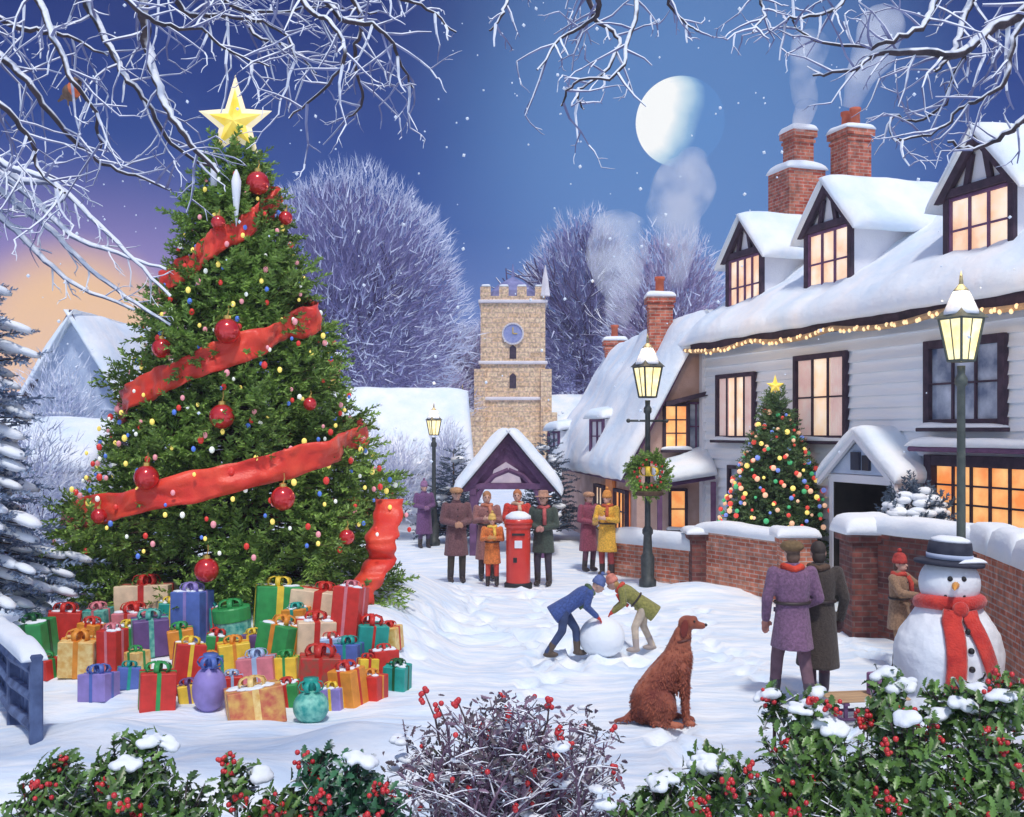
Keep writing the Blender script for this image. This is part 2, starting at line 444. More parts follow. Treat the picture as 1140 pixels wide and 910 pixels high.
# ------------------------------------------------------------------ ground sheet
def axis(lo, hi, step, far, g=1.25):
    a = list(np.arange(lo, hi+1e-6, step)); d = step
    while a[-1] < far: d *= g; a.append(a[-1]+d)
    b = []; d = step; x = lo
    while x > -far: d *= g; x -= d; b.append(x)
    return b[::-1]+a
xs = axis(-8, 7, .075, 250); ys = axis(6.5, 23, .075, 250)
V = []
for y in ys:
    for x in xs:
        z = hgt(x, y)
        if 4 < y < 30 and abs(x) < 12:
            p = Vector((x*1.1, y*3.0, 0)); q = noise.noise(p)
            z += .022*q+.014*noise.noise(Vector((x*3.2, y*6.5, 3)))
        V.append((x, y, z))
V = np.array(V)
# footprints and the snowball's track, pressed into the snow
def press(x, y, a, rl, rw, dep):
    dx_, dy_ = V[:, 0]-x, V[:, 1]-y; k_ = np.where((abs(dx_) < .8) & (abs(dy_) < .8))[0]
    u = (dx_[k_]*math.cos(a)+dy_[k_]*math.sin(a))/rl; v_ = (-dx_[k_]*math.sin(a)+dy_[k_]*math.cos(a))/rw; q = u*u+v_*v_
    V[k_, 2] += -dep*np.exp(-q*q)+dep*.22*np.exp(-(np.sqrt(q)-1.45)**2*6)
fr_ = random.Random(5)
def trail(pts, gap=.36, wob=.10):
    for (a, b) in zip(pts, pts[1:]):
        d = math.hypot(b[0]-a[0], b[1]-a[1]); an = math.atan2(b[1]-a[1], b[0]-a[0]); n = max(1, int(d/gap))
        for i in range(n):
            t = i/n; sd = .11 if i % 2 else -.11
            press(a[0]+(b[0]-a[0])*t-math.sin(an)*sd+fr_.uniform(-wob, wob), a[1]+(b[1]-a[1])*t+math.cos(an)*sd+fr_.uniform(-wob, wob), an+fr_.uniform(-.3, .3), .18, .12, fr_.uniform(.08, .115))
trail([(3.0, 8.0), (2.95, 9.6), (3.0, 11.4)]); trail([(3.4, 8.2), (3.35, 10), (3.3, 11.6)])
trail([(.2, 20.2), (.5, 17.5), (.7, 14.5), (.2, 11.5), (-.5, 9)]); trail([(-.9, 20), (-.6, 17), (.1, 14.8), (.9, 13.6)]); trail([(1.7, 21.5), (1.9, 18), (2.0, 15.5), (1.7, 14.2)])
trail([(2.9, 17.5), (2.6, 15), (3.0, 12.5), (3.1, 11.6)]); trail([(4.4, 15.2), (4.8, 13.4), (4.6, 12.4)]); trail([(-.3, 19), (-1.0, 16), (-1.2, 13.5), (-1.6, 12)]); trail([(1.6, 9.2), (1.55, 10), (1.6, 10.7)], .2)
for i in range(42): press(1.18-i*.055, 13.95+.9*math.sin(i*.075)+i*.03, .3, .2, .26, .035)
for i in range(60): press(fr_.uniform(.2, 1.9), fr_.uniform(13.2, 14.9), fr_.uniform(0, 3), .18, .13, .06)
nx = len(xs); Fc = [(j*nx+i, j*nx+i+1, (j+1)*nx+i+1, (j+1)*nx+i) for j in range(len(ys)-1) for i in range(nx-1)]
kind(mesh_np('snowy_ground', V, Fc, SNOWG, smooth=True), 'structure')

# distant hills
hm = MB()
HM = mat('hill_snow', (.50,.50,.72), (.72,.75,.88), scale=.05, rough=.9)
def hill(name, Y, x0, x1, zf, depth=60):
    n = 60; vs = []; rows = 7
    for j in range(rows):
        t = j/(rows-1)
        for i in range(n+1):
            x = x0+(x1-x0)*i/n
            vs.append((x*(1+t*depth/Y), Y+t*depth, -1+(zf(x)+1)*math.sin(t*PI*.5)))
    fs = [(j*(n+1)+i, j*(n+1)+i+1, (j+1)*(n+1)+i+1, (j+1)*(n+1)+i) for j in range(rows-1) for i in range(n)]
    return kind(mesh_np(name, vs, fs, HM, smooth=True), 'structure')
hill('hills', 150, -260, 260, lambda x: 9+7*math.exp(-((x+45)/35)**2)+4*noise.noise(Vector((x*.02, 0, 0)))-4*math.exp(-((x+70)/22)**2))

# moon: lit and dark sides painted into the emission colour
mm = bpy.data.materials.new('moon_phase_glow'); mm.use_nodes = True
n_ = mm.node_tree.nodes; l_ = mm.node_tree.links; pb = n_['Principled BSDF']
tcm = n_.new('ShaderNodeTexCoord'); gg = n_.new('ShaderNodeVectorMath'); gg.operation = 'DOT_PRODUCT'; l_.new(tcm.outputs['Normal'], gg.inputs[0])
gg.inputs[1].default_value = Vector((-.93, -.32, .18)).normalized()
nm = n_.new('ShaderNodeTexNoise'); nm.inputs['Scale'].default_value = .09; nm.inputs['Detail'].default_value = 5; l_.new(tcm.outputs['Object'], nm.inputs['Vector'])
mad = n_.new('ShaderNodeMath'); mad.operation = 'MULTIPLY_ADD'; mad.inputs[1].default_value = .35; l_.new(nm.outputs['Fac'], mad.inputs[0]); l_.new(gg.outputs['Value'], mad.inputs[2])
mrp = n_.new('ShaderNodeValToRGB'); e = mrp.color_ramp.elements
e[0].position = .12; e[0].color = lin(92,138,198); e[1].position = .75; e[1].color = lin(250,252,252)
k = e.new(.34); k.color = lin(140,180,218); k = e.new(.52); k.color = lin(196,220,236)
l_.new(mad.outputs[0], mrp.inputs[0]); l_.new(mrp.outputs[0], pb.inputs['Emission Color']); pb.inputs['Emission Strength'].default_value = 1
pb.inputs['Base Color'].default_value = (0,0,0,1); pb.inputs['Specular IOR Level'].default_value = 0
mo = MB().ell((0,0,0), 49/F*400, nu=48, nv=32).build('moon', mm, smooth=True); mo.location = MOON
tag(mo, 'large pale moon lit on its left side in the blue sky', 'moon')

# falling snow and stars
TV = np.array([(1,0,0),(-1,0,0),(0,1,0),(0,-1,0),(0,0,1),(0,0,-1)], float); TF = np.array([(0,2,4),(2,1,4),(1,3,4),(3,0,4),(2,0,5),(1,2,5),(3,1,5),(0,3,5)])
P = []; Sc = []
for i in range(300):
    Y = random.uniform(8, 30); px = random.uniform(0, 1140); py = random.uniform(0, 520); p = at(px, py, Y); P.append(p); Sc.append(random.choice([.6,.8,1,1.7])*Y/F*1.4)
v, f = scatter(TV, TF, P, rng.normal(size=(len(P), 3)), Sc)
kind(mesh_np('falling_snow', v, f, mat('snowflake', (.7,.78,.9), rough=.8, emit=.15)), 'stuff')

# ================================================================== houses
def window(parent, name, x0, x1, z0, z1, y, pane, frame, nv=2, nh=2, fw=.09, depth=.10, curtain=False, sill=True, snow=True):
    """a window in the local xz plane at y (outside is -y): frame with bars, pane set back, snow on the sill"""
    m = MB()
    for (a, b, c, d) in ((x0-fw, x0, z0-fw, z1+fw), (x1, x1+fw, z0-fw, z1+fw), (x0, x1, z1, z1+fw), (x0, x1, z0-fw, z0)):
        m.box(((a+b)/2, y-depth/2+.01, (c+d)/2), (b-a, depth+.02, d-c), bev=.008)
    fr = m.build(name, frame, parent)
    g = MB(); g.box(((x0+x1)/2, y+.012, (z0+z1)/2), (x1-x0+.01, .02, z1-z0+.01)); g.build('pane', pane, fr)
    q = MB()
    for i in range(1, nv): 
        xx = x0+(x1-x0)*i/nv; q.box((xx, y-.02, (z0+z1)/2), (.035, .04, z1-z0))
    for i in range(1, nh):
        zz = z0+(z1-z0)*i/nh; q.box(((x0+x1)/2, y-.018, zz), (x1-x0, .032, .03))
    if nv > 1 or nh > 1: q.build('glazing_bars', frame, fr)
    if curtain:
        for sgn in (0, 1):
            cu = MB(); vs = []; n = 14; wd = (x1-x0)*.3
            xa = x0 if sgn == 0 else x1-wd
            for i in range(n+1):
                xx = xa+wd*i/n; yy = y-.004-.012*abs(math.sin(i*1.4)); vs += [(xx, yy, z0), (xx, yy, z1)]
            cu.add(vs, [(2*i, 2*i+2, 2*i+3, 2*i+1) for i in range(n)])
            o = cu.build('curtain', CURTAIN, fr, recalc=False)
    if sill:
        q = MB(); q.box(((x0+x1)/2, y-depth/2-.05, z0-fw-.03), (x1-x0+2*fw+.1, depth+.1, .06), bev=.01); sl_ = q.build('sill', frame, fr)
        if snow:
            q = MB(); q.slab((x0-fw-.05, y-depth-.1, z0-fw), (x1+fw+.05, y-depth-.1, z0-fw), (x1+fw+.05, y-.0, z0-fw), (x0-fw-.05, y, z0-fw), .07, 16, 6, .015, x0*3)
            q.build('sill_snow', SNOW, fr, True)
    return fr

def gable_house(name, label, cx, cy, rz, W, D, eave, ridge, wall, over=.3, th=.28, z0=-.3, wins=(), chim=(), roofm=None, group=None, cat='cottage'):
    """ridge along local x; front faces local -y"""
    r = empty(name, label, cat, (cx, cy, 0), rz, group)
    m = MB(); m.prism([(-D/2, z0), (D/2, z0), (D/2, eave), (0, ridge), (-D/2, eave)], -W/2, W/2, Matrix.Rotation(PI/2, 4, 'Z'))
    m.build('wall', wall, r)
    sl = (ridge-eave)/(D/2); oz = eave-over*sl
    roof = MB()
    for s_ in (-1, 1):
        p = [(-W/2-over, s_*(D/2+over), oz+.06), (W/2+over, s_*(D/2+over), oz+.06), (W/2+over, 0, ridge+.06), (-W/2-over, 0, ridge+.06)]
        q = [(a, b, c+.07) for a, b, c in p]
        roof.add(p+q, [(0,1,2,3), (7,6,5,4), (0,1,5,4), (1,2,6,5), (2,3,7,6), (3,0,4,7)])
    rf = roof.build('roof', roofm or TILE, r)
    sn = MB(); o2 = over+.06
    for s_ in (-1, 1):
        a = (-W/2-o2, s_*(D/2+o2), oz+.10); b = (W/2+o2, s_*(D/2+o2), oz+.10); c_ = (W/2+o2, -s_*.12, ridge+.13); d = (-W/2-o2, -s_*.12, ridge+.13)
        if s_ < 0: sn.slab(a, b, c_, d, th, 36, 20, .05, cx+s_)
        else: sn.slab(b, a, d, c_, th, 36, 20, .05, cx+s_)
    sn.build('roof_snow', SNOWR, r, True, recalc=False)
    for (x0, x1, za, zb, pane, nv, nh) in wins:
        window(r, 'window', x0, x1, za, zb, -D/2, pane, PURPLEWOOD, nv, nh, .06, .06)
    for (x, y, wdt, top, pots) in chim:
        chimney(r, x, y, wdt, eave, top, pots)
    return r

def chimney(parent, x, y, wd, z0, top, pots, shelf=None, name='chimney', dp=None):
    dp = dp or wd*.8
    m = MB(); m.box((x, y, (z0+top)/2), (wd, dp, top-z0)); m.box((x, y, top-.02), (wd+.12, dp+.12, .14)); m.box((x, y, top-.18), (wd+.06, dp+.06, .07))
    ch = m.build(name, BRICKC, parent)
    s_ = MB(); s_.slab((x-wd/2-.08, y-dp/2-.08, top+.05), (x+wd/2+.08, y-dp/2-.08, top+.05), (x+wd/2+.08, y+dp/2+.08, top+.05), (x-wd/2-.08, y+dp/2+.08, top+.05), .14, 12, 12, .02, x)
    if shelf:
        h = .28
        s3 = MB(); s3.slab((x-wd/2-h, y-dp/2-h, shelf), (x+wd/2+h*.6, y-dp/2-h, shelf), (x+wd/2+h*.6, y+dp/2+h, shelf), (x-wd/2-h, y+dp/2+h, shelf), .2, 14, 14, .03, x+3); s3.build('shelf_snow', SNOW, ch, True, recalc=False)
        b = MB(); b.box((x-.07, y, (z0+shelf)/2), (wd+.4, dp+.44, shelf-z0)); b.build('chimney_base', BRICKC, ch)
    s_.build('chimney_snow', SNOW, ch, True, recalc=False)
    for k in range(pots):
        xx = x+(k-(pots-1)/2)*wd*.5
        p = MB(); p.lathe([(.11, top), (.10, top+.45), (.125, top+.47), (.125, top+.55), (.08, top+.55), (.08, top+.5)], (xx, y, 0), 12)
        p.build('chimney_pot', POTC, ch, True)
    return ch
POTC = mat('terracotta_pot', (.50,.10,.05), (.62,.17,.09), scale=6, rough=.8)

# ---------------- the big weatherboarded house on the right
ang = math.atan2(-8.8, 2.92)
HX = Vector((4.3, 24.0, 0))
house = empty('weatherboard_house', 'long white weatherboarded house with three snowy dormers along the right of the lane', 'house', HX, ang)
HL = 14.0
def h2w(x, y, z): 
    return Vector((HX.x+math.cos(ang)*x-math.sin(ang)*y, HX.y+math.sin(ang)*x+math.cos(ang)*y, z))
# openings: x0,x1,z0,z1
OP = [(.75, 2.15, 2.80, 4.02), (3.75, 5.2, 2.82, 4.22), (7.45, 8.9, 3.08, 4.18), (5.58, 7.14, -.2, 2.05), (7.55, 9.85, 1.50, 2.36), (1.2, 2.4, 1.0, 2.1)]
m = MB(); row = .20; z = -.3
while z < 5.05:
    z1 = min(z+row, 5.08); cuts = [0.0, HL]
    ivs = [(0.0, HL)]
    for (a, b, c_, d) in OP:
        if d > z+.001 and c_ < z1-.001:
            nv_ = []
            for (p, q) in ivs:
                if b <= p or a >= q: nv_.append((p, q)); continue
                if a > p: nv_.append((p, a))
                if b < q: nv_.append((b, q))
            ivs = nv_
    for (p, q) in ivs:
        n = max(1, int((q-p)/.9)); 
        for i in range(n):
            a, b = p+(q-p)*i/n, p+(q-p)*(i+1)/n
            ja = .004*noise.noise(Vector((a*3, z*7, 0))); jb = .004*noise.noise(Vector((b*3, z*7, 0)))
            vs = [(a, -.068+ja, z), (b, -.068+jb, z), (b, -.008, z1+.012), (a, -.008, z1+.012), (a, .0, z), (b, .0, z)]
            m.add(vs, [(0,1,2,3), (4,5,1,0)])
    z += row
m.build('weatherboards', CLAP, house, recalc=False)
m = MB()   # core: walls with gables behind the boards, open at the doorway
m.prism([(.35, -.3), (6.1, -.3), (6.1, 5.05), (3.2, 7.3), (.35, 5.05)], -HL+.02, -.02, Matrix.Rotation(PI/2, 4, 'Z') @ Matrix.Scale(-1, 4, (0,1,0)) @ Matrix.Scale(1,4)) if False else None
for xg in (.03, HL-.03):
    m.add([(xg, 0, -.3), (xg, 6.1, -.3), (xg, 6.1, 5.05), (xg, 3.0, 7.25), (xg, 0, 5.05)], [(0,1,2,3,4)])
m.add([(0, 6.1, -.3), (HL, 6.1, -.3), (HL, 6.1, 5.05), (0, 6.1, 5.05)], [(0,1,2,3)])
m.build('wall', CLAP, house, recalc=False)
m = MB(); m.box((HL/2, .85, 2.4), (HL-.1, .02, 5.4)); m.build('inner_wall', WHITEPAINT, house); m = MB(); m.box((-.0, -.04, 2.4), (.14, .14, 5.4)); 
m.build('corner_board', WHITEPAINT, house)
EAVE, RID, RY = 5.1, 7.35, 3.0
sl = (RID-EAVE)/RY
rt = MB()
for (ya, za, yb, zb) in ((-.4, EAVE-.4*sl, RY, RID), (6.5, EAVE-.4*sl, RY, RID)):
    p = [(-.3, ya, za), (HL, ya, za), (HL, yb, zb), (-.3, yb, zb)]; q = [(a, b, c_+.08) for a, b, c_ in p]
    rt.add(p+q, [(0,1,2,3), (7,6,5,4), (0,1,5,4), (1,2,6,5), (2,3,7,6), (3,0,4,7)])
rt.box((HL/2-.15, -.40, EAVE-.37), (HL+.3, .05, .2))
rt.build('roof', DARKWOOD, house)
sn = MB()
sn.slab((-.4, -.55, EAVE-.46*sl+.02), (HL, -.55, EAVE-.46*sl+.02), (HL, RY+.15, RID+.14), (-.4, RY+.15, RID+.14), .34, 120, 30, .06, 3, fall=10)
sn.slab((HL, 6.6, EAVE-.45*sl+.09), (-.4, 6.6, EAVE-.45*sl+.09), (-.4, RY-.15, RID+.14), (HL, RY-.15, RID+.14), .3, 50, 16, .06, 5)
sn.build('roof_snow', SNOWR, house, True, recalc=False)
fr = window(house, 'window', *OP[0], -.055, WARM, DARKWOOD, 4, 1, .09, .07, True)
window(house, 'window', *OP[1], -.055, WARM, DARKWOOD, 3, 2, .10, .07, True)
window(house, 'window', *OP[2], -.055, COLDGLASS, DARKWOOD, 3, 2, .13, .08)['label'] = 'unlit window with cold grey panes'
window(house, 'shop_window', *OP[4], -.05, WARMO, DARKWOOD, 6, 3, .17, .12)['label'] = 'wide orange lit window with dark frame'
window(house, 'window', *OP[5], -.03, COLDGLASS, DARKWOOD, 2, 2, .08, .07)
# garland-lit ledge over the shop window
m = MB(); m.box((8.7, -.18, 2.62), (2.9, .4, .08), bev=.02); lg = m.build('window_ledge', PURPLEWOOD, house)
m = MB(); m.slab((7.2, -.40, 2.66), (10.2, -.40, 2.66), (10.2, 0, 2.66), (7.2, 0, 2.66), .14, 30, 8, .02, 4); m.build('ledge_snow', SNOW, house, True)
# doorway with porch
m = MB()
m.box((5.60, .02, .9), (.04, 1.16, 2.4)); m.box((7.12, .02, .9), (.04, 1.16, 2.4)); m.box((6.36, .62, .9), (1.56, .04, 2.4)); m.box((6.36, .02, 2.06), (1.48, 1.16, .03))
m.build('doorway', DOORSHADE, house)  # near-black lining paints in the shade of the porch interior
m = MB(); m.box((6.36, .56, .85), (1.15, .05, 2.1), bev=.01)
for (zz, hh) in ((.45, .7), (1.35, .8)):
    for xx in (6.1, 6.62): m.box((xx, .525, zz), (.4, .03, hh), bev=.01)
dr = m.build('door', mat('dark_green_door', (.02,.035,.02), (.03,.045,.03), rough=.4), house)
m = MB(); m.ell((6.83, .50, 1.0), .035); m.build('door_knob', GOLD, dr, True)
porch = MB()
px0, px1, py0 = 5.45, 7.27, -.62
for xx in (px0+.08, px1-.08): porch.box((xx, py0+.1, .9), (.11, .11, 2.3), bev=.012)
porch.box(((px0+px1)/2, py0+.1, 2.10), (px1-px0, .12, .14), bev=.012)
for xx in (px0+.07, px1-.07): porch.box((xx, py0/2-.01, .95), (.10, -py0-.12, 2.42))
pg = porch.build('porch', WHITEPAINT, house)
m = MB(); m.prism([(px0+.05, 2.18), (px1-.05, 2.18), ((px0+px1)/2, 2.82)], py0+.06, py0+.14); gb = m.build('porch_gable', BLUEWALL, house)
m = MB()
for (x0, x1, zz0, zz1) in ((6.12, 6.34, 2.25, 2.55), (6.42, 6.6, 2.25, 2.5)): m.box(((x0+x1)/2, py0+.04, (zz0+zz1)/2), (x1-x0, .06, zz1-zz0))
m.build('gable_light', DARKGLASS, house)
m = MB(); xc = (px0+px1)/2
m.slab((px0-.15, .05, 2.08), (px0-.15, py0-.12, 2.08), (xc+.05, py0-.12, 2.92), (xc+.05, .05, 2.92), .2, 18, 14, .03, 1) 
m.slab((px1+.15, py0-.12, 2.08), (px1+.15, .05, 2.08), (xc-.05, .05, 2.92), (xc-.05, py0-.12, 2.92), .2, 18, 14, .03, 2)
m.build('porch_snow', SNOWR, house, True, recalc=False)
m = MB()
for (xa, za, xb, zb) in ((px0-.12, 2.06, xc, 2.88), (px1+.12, 2.06, xc, 2.88)):
    m.prism([(xa, za-.09), (xa, za), (xb, zb), (xb, zb-.12)] if xa > xb else [(xa, za), (xa, za-.09), (xb, zb-.12), (xb, zb)], py0-.1, py0-.03)
m.build('bargeboard', WHITEPAINT, house)
# dormers
def dormer(parent, xc, wd, zb, ze, za, y0, ydeep, pane, nv, sd):
    x0, x1 = xc-wd/2, xc+wd/2
    d = MB(); d.box((xc, (y0+ydeep)/2, (zb+ze)/2), (wd, ydeep-y0, ze-zb))
    dm = d.build('dormer', WHITEWALL, parent)
    d = MB(); d.prism([(x0, ze), (x1, ze), (xc, za)], y0, ydeep); d.build('gable', WHITEPAINT, dm)
    t = MB()
    t.box((xc, y0-.05, ze+.02), (wd+.34, .10, .13), bev=.01)
    for xx in (x0+.05, x1-.05): t.box((xx, y0-.04, (zb+ze)/2), (.12, .08, ze-zb), bev=.01)
    t.box((xc, y0-.05, zb+.05), (wd+.1, .1, .10), bev=.01)
    for s_ in (-1, 1):
        xa = xc+s_*(wd/2+.16); za_ = ze-.10
        poly = [(xa, za_), (xa-s_*.2, za_), (xc-s_*.02, za-.16), (xc-s_*.02, za+.05)]
        t.prism(poly if s_ > 0 else poly[::-1], y0-.13, y0-.04)
        t.prism([(xc-.05+s_*wd*.17, ze+.08), (xc+.05+s_*wd*.17, ze+.08), (xc+.05+s_*wd*.10, ze+(za-ze)*.62), (xc-.05+s_*wd*.10, ze+(za-ze)*.62)], y0-.07, y0-.01)
    t.build('timber_frame', DARKWOOD, dm)
    window(dm, 'dormer_window', x0+.14, x1-.14, zb+.22, ze-.10, y0-.01, pane, PURPLEWOOD, nv, 2, .05, .05, snow=False)
    s2 = MB()
    e = .26
    s2.slab((x0-e, ydeep, ze-.22), (x0-e, y0-.22, ze-.22), (xc+.06, y0-.22, za+.08), (xc+.06, ydeep, za+.08), .22, 20, 16, .03, sd)
    s2.slab((x1+e, y0-.22, ze-.22), (x1+e, ydeep, ze-.22), (xc-.06, ydeep, za+.08), (xc-.06, y0-.22, za+.08), .22, 20, 16, .03, sd+1)
    s2.build('dormer_snow', SNOWR, dm, True, recalc=False)
    return dm
dormer(house, 1.55, 1.45, 5.15, 6.6, 7.35, .12, 3.0, WARM, 4, 1)['label'] = 'smallest far dormer with warm lit panes'
dormer(house, 4.5, 1.45, 5.25, 6.65, 7.45, .12, 3.0, WARM, 3, 4)
dormer(house, 8.3, 1.45, 5.30, 6.55, 7.40, .12, 3.0, WARM, 3, 7)['label'] = 'nearest dormer with dark timber frame'
chimney(house, .3, 2.2, .46, 6.0, 9.6, 0, shelf=8.75, dp=.5)
chimney(house, .85, 3.2, .66, 6.0, 9.55, 2, dp=.6)
# eave garland of warm lights (hangs on the house)
g = empty('light_garland', 'sagging garland of warm orange lights under the eave of the white house', 'light garland', (HX.x, HX.y, 0), ang)
wire = []
for i in range(141):
    t = i/140; x = -.1+t*13.6; sag = .10*abs(math.sin(x*1.15)); wire.append((x, -.50, EAVE-.42-sag))
mg = MB(); mg.tube(wire, .05, 6); mg.build('fir_rope', mat('garland_greens', (.45,.28,.14), (.7,.42,.2), scale=8, rough=.7), g)
bl = MB().ell((0,0,0), (.03,.03,.038), nu=8, nv=6).mesh('bulb'); bl.materials.append(GARLIGHT)
for i in range(0, 98):
    k = int(i/97*139); p = Vector(wire[k]); o = bpy.data.objects.new('bulb', bl); COL.objects.link(o); o.parent = g
    o.location = p+Vector((random.uniform(-.03,.03), -.04, random.uniform(-.05,.03)))

# ---------------- middle cottage row with the long snow roof
ct = empty('snowy_cottage', 'low cream cottage with a long steep snow roof left of the weatherboarded house', 'cottage', (0,0,0))
rn, rfz = Vector((4.34, 24.1, 5.45)), Vector((3.35, 34.6, 5.45)); en, ef = Vector((2.5, 24.1, 1.75)), Vector((1.25, 33.6, 1.75))
m = MB()
dr_ = Vector((.35, .0, 0))
b = [en+Vector((.3,0,.2)), ef+Vector((.3,0,.2))]
m.add([(b[0].x, b[0].y+.1, -.3), (b[1].x, b[1].y, -.3), (b[1].x, b[1].y, b[1].z+.3), (b[0].x, b[0].y+.1, b[0].z+.3),
       (rn.x+1.5, rn.y+.1, -.3), (rn.x+1.5, rn.y+.1, 3.0), (rn.x, rn.y+.1, rn.z-.1), (rfz.x+1.5, rfz.y, -.3), (rfz.x+1.5, rfz.y, 3), (rfz.x, rfz.y, rfz.z-.1)],
      [(1,0,3,2), (0,4,5,6,3), (7,1,2,9,8), (4,7,8,5)])
m.build('wall', PINKWALL, ct)
m = MB()
p = [en+Vector((-.0,-.25,0)), ef+Vector((0,.2,0)), rfz+Vector((0,.2,0)), rn+Vector((0,-.25,0))]
q = [v+Vector((0,0,.1)) for v in p]
m.add(p+q, [(0,1,2,3), (7,6,5,4), (0,1,5,4), (1,2,6,5), (2,3,7,6), (3,0,4,7)])
p = [rn+Vector((1.6,-.2,-2.4)), rfz+Vector((1.6,.2,-2.4)), rfz+Vector((0,.2,0)), rn+Vector((0,-.25,0))]; q = [v+Vector((0,0,.1)) for v in p]
m.add(p+q, [(0,1,2,3), (7,6,5,4), (0,1,5,4), (1,2,6,5), (2,3,7,6), (3,0,4,7)])
m.build('roof', PURPLEWOOD, ct)
m = MB()
m.slab(ef+Vector((-.1,.3,.06)), en+Vector((-.1,-.35,.06)), rn+Vector((.1,-.35,.14)), rfz+Vector((.1,.3,.14)), .36, 60, 30, .09, 8, fall=9, freq=.9)
m.slab(rn+Vector((1.7,-.3,-2.3)), rfz+Vector((1.7,.3,-2.3)), rfz+Vector((-.05,.3,.14)), rn+Vector((-.05,-.35,.14)), .3, 20, 10, .05, 9)
m.build('roof_snow', SNOWR, ct, True, recalc=False)
# roof dormer windows facing the lane
def roof_window(s, pz, wd, hg, nm):
    # s along eave 0 near..1 far
    e = en.lerp(ef, s); r_ = rn.lerp(rfz, s); k = (pz-1.75)/(5.45-1.75); p = e.lerp(r_, k)
    f = empty('tmp', '', ''); f.name = 'roof_window'; del f['label']; del f['category']
    f.parent = ct; f.location = p+Vector((-.25,-.05,0)); f.rotation_euler = (0, 0, math.radians(-62))
    q = MB(); q.box((0, .5, hg/2), (wd+.16, 1.1, hg+.1)); q.build('dormer_cheek', WHITEWALL, f)
    window(f, 'dormer_window', -wd/2, wd/2, .06, hg-.02, -.05, WARMR, PURPLEWOOD, 2, 2, .07, .06, sill=False)
    q = MB(); q.slab((-wd/2-.2, -.2, hg+.05), (wd/2+.2, -.2, hg+.05), (wd/2+.2, 1.1, hg+.25), (-wd/2-.2, 1.1, hg+.25), .24, 14, 12, .03, s); q.build('dormer_snow', SNOWR, f, True, recalc=False)
roof_window(.30, 2.35, .50, .80, 'a'); roof_window(.86, 2.0, .52, .85, 'b')
# near gable end: lit upper window, door porch, lower lit window
window(ct, 'window', at(741,0,24.2).x, at(764,0,24.2).x, 2.55, 3.45, 24.18, WARMO, DARKWOOD, 2, 3, .07, .08)
window(ct, 'window', at(766,0,24.2).x, at(783,0,24.2).x, 2.5, 3.5, 24.18, COLDGLASS, PURPLEWOOD, 2, 2, .05, .06, sill=False)
m = MB(); m.box((at(763,0,24.2).x, 24.0, 3.62), (1.0, .35, .10), M=Matrix.Translation(Vector((at(763,0,24.2).x, 24.02, 3.62))) @ Matrix.Rotation(-.25, 4, 'Y')); m.build('window_hood', DARKWOOD, ct)
window(ct, 'window', at(747,0,24.2).x, at(762,0,24.2).x, .75, 1.55, 24.18, WARMO, DARKWOOD, 1, 2, .06, .08)
window(ct, 'window', at(766,0,24.2).x, at(782,0,24.2).x, 1.95, 2.3, 24.18, WARMR, DARKWOOD, 1, 2, .06, .05, sill=False)
m = MB(); m.slab((at(726,0,24).x, 23.2, 1.75), (at(792,0,24).x, 23.2, 1.95), (at(792,0,24).x, 24.2, 2.55), (at(726,0,24).x, 24.2, 2.0), .2, 16, 10, .03, 2); m.build('porch_snow', SNOWR, ct, True, recalc=False)
m = MB(); m.add([(at(728,0,24).x, 23.28, 1.66), (at(790,0,24).x, 23.28, 1.86), (at(790,0,24).x, 24.15, 2.46), (at(728,0,24).x, 24.15, 1.92)], [(0,1,2,3)]); 
for xx in (at(730,0,24).x, at(788,0,24).x): m.box((xx, 23.35, .75), (.1, .1, 2.1))
m.build('porch', PURPLEWOOD, ct)
# shop front with lit windows on the lane side
sd_ = (en-ef).normalized(); af = math.atan2(sd_.y, sd_.x)
shop = empty('tmp', '', ''); shop.name = 'shop_front'; del shop['label']; del shop['category']; shop.parent = ct
o0 = ef.lerp(en, .55)+Vector((.27, 0, 0)); o0.z = 0; shop.location = o0; shop.rotation_euler = (0, 0, af)
window(shop, 'window', .2, 1.3, .55, 1.45, -.02, WARM, DARKWOOD, 3, 2, .08, .08)
window(shop, 'window', 2.5, 3.6, .55, 1.45, -.02, WARMO, DARKWOOD, 3, 2, .08, .08)
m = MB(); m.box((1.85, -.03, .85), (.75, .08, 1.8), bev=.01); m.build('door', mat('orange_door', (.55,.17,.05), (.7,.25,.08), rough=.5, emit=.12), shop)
chimney(ct, 3.55, 25.9, .56, 4.3, 6.05, 1); chimney(ct, 3.2, 33.6, .6, 4.6, 5.65, 1)

# ---------------- church
ch = empty('church', 'sandstone church tower with a blue clock face behind the timber porch', 'church', (0.0, 70, 0))
tw = (607-535)/F*70; tx = gx(571, 70)
m = MB(); topz = CAMZ+(HY-330)/F*70
m.box((tx, 2, (topz-.5)/2), (tw, tw, topz+.5)); m.build('tower', STONE, ch)
m = MB()
for k in range(4):
    for (axx, ayy) in ((1, 0), (-1, 0), (0, 1), (0, -1)):
        u = (k-1.5)*tw/3.6
        c_ = (tx+axx*(tw/2-.12)+ayy*u, 2+ayy*(tw/2-.12)+axx*u, topz+.30); m = MB()
        m.box(c_, (.28 if axx else .62, .28 if ayy else .62, .6)); m.build('merlon', STONE, ch)
m = MB(); m.lathe([(tw*.40, topz+.05), (tw*.36, topz+.5), (tw*.24, topz+1.0), (.12, topz+1.5), (.03, topz+2.4)], (tx, 2, 0), 10); cp = m.build('tower_cap', mat('lead_cap', (.16,.17,.36), (.26,.27,.5), scale=2, rough=.8), ch)
m = MB()
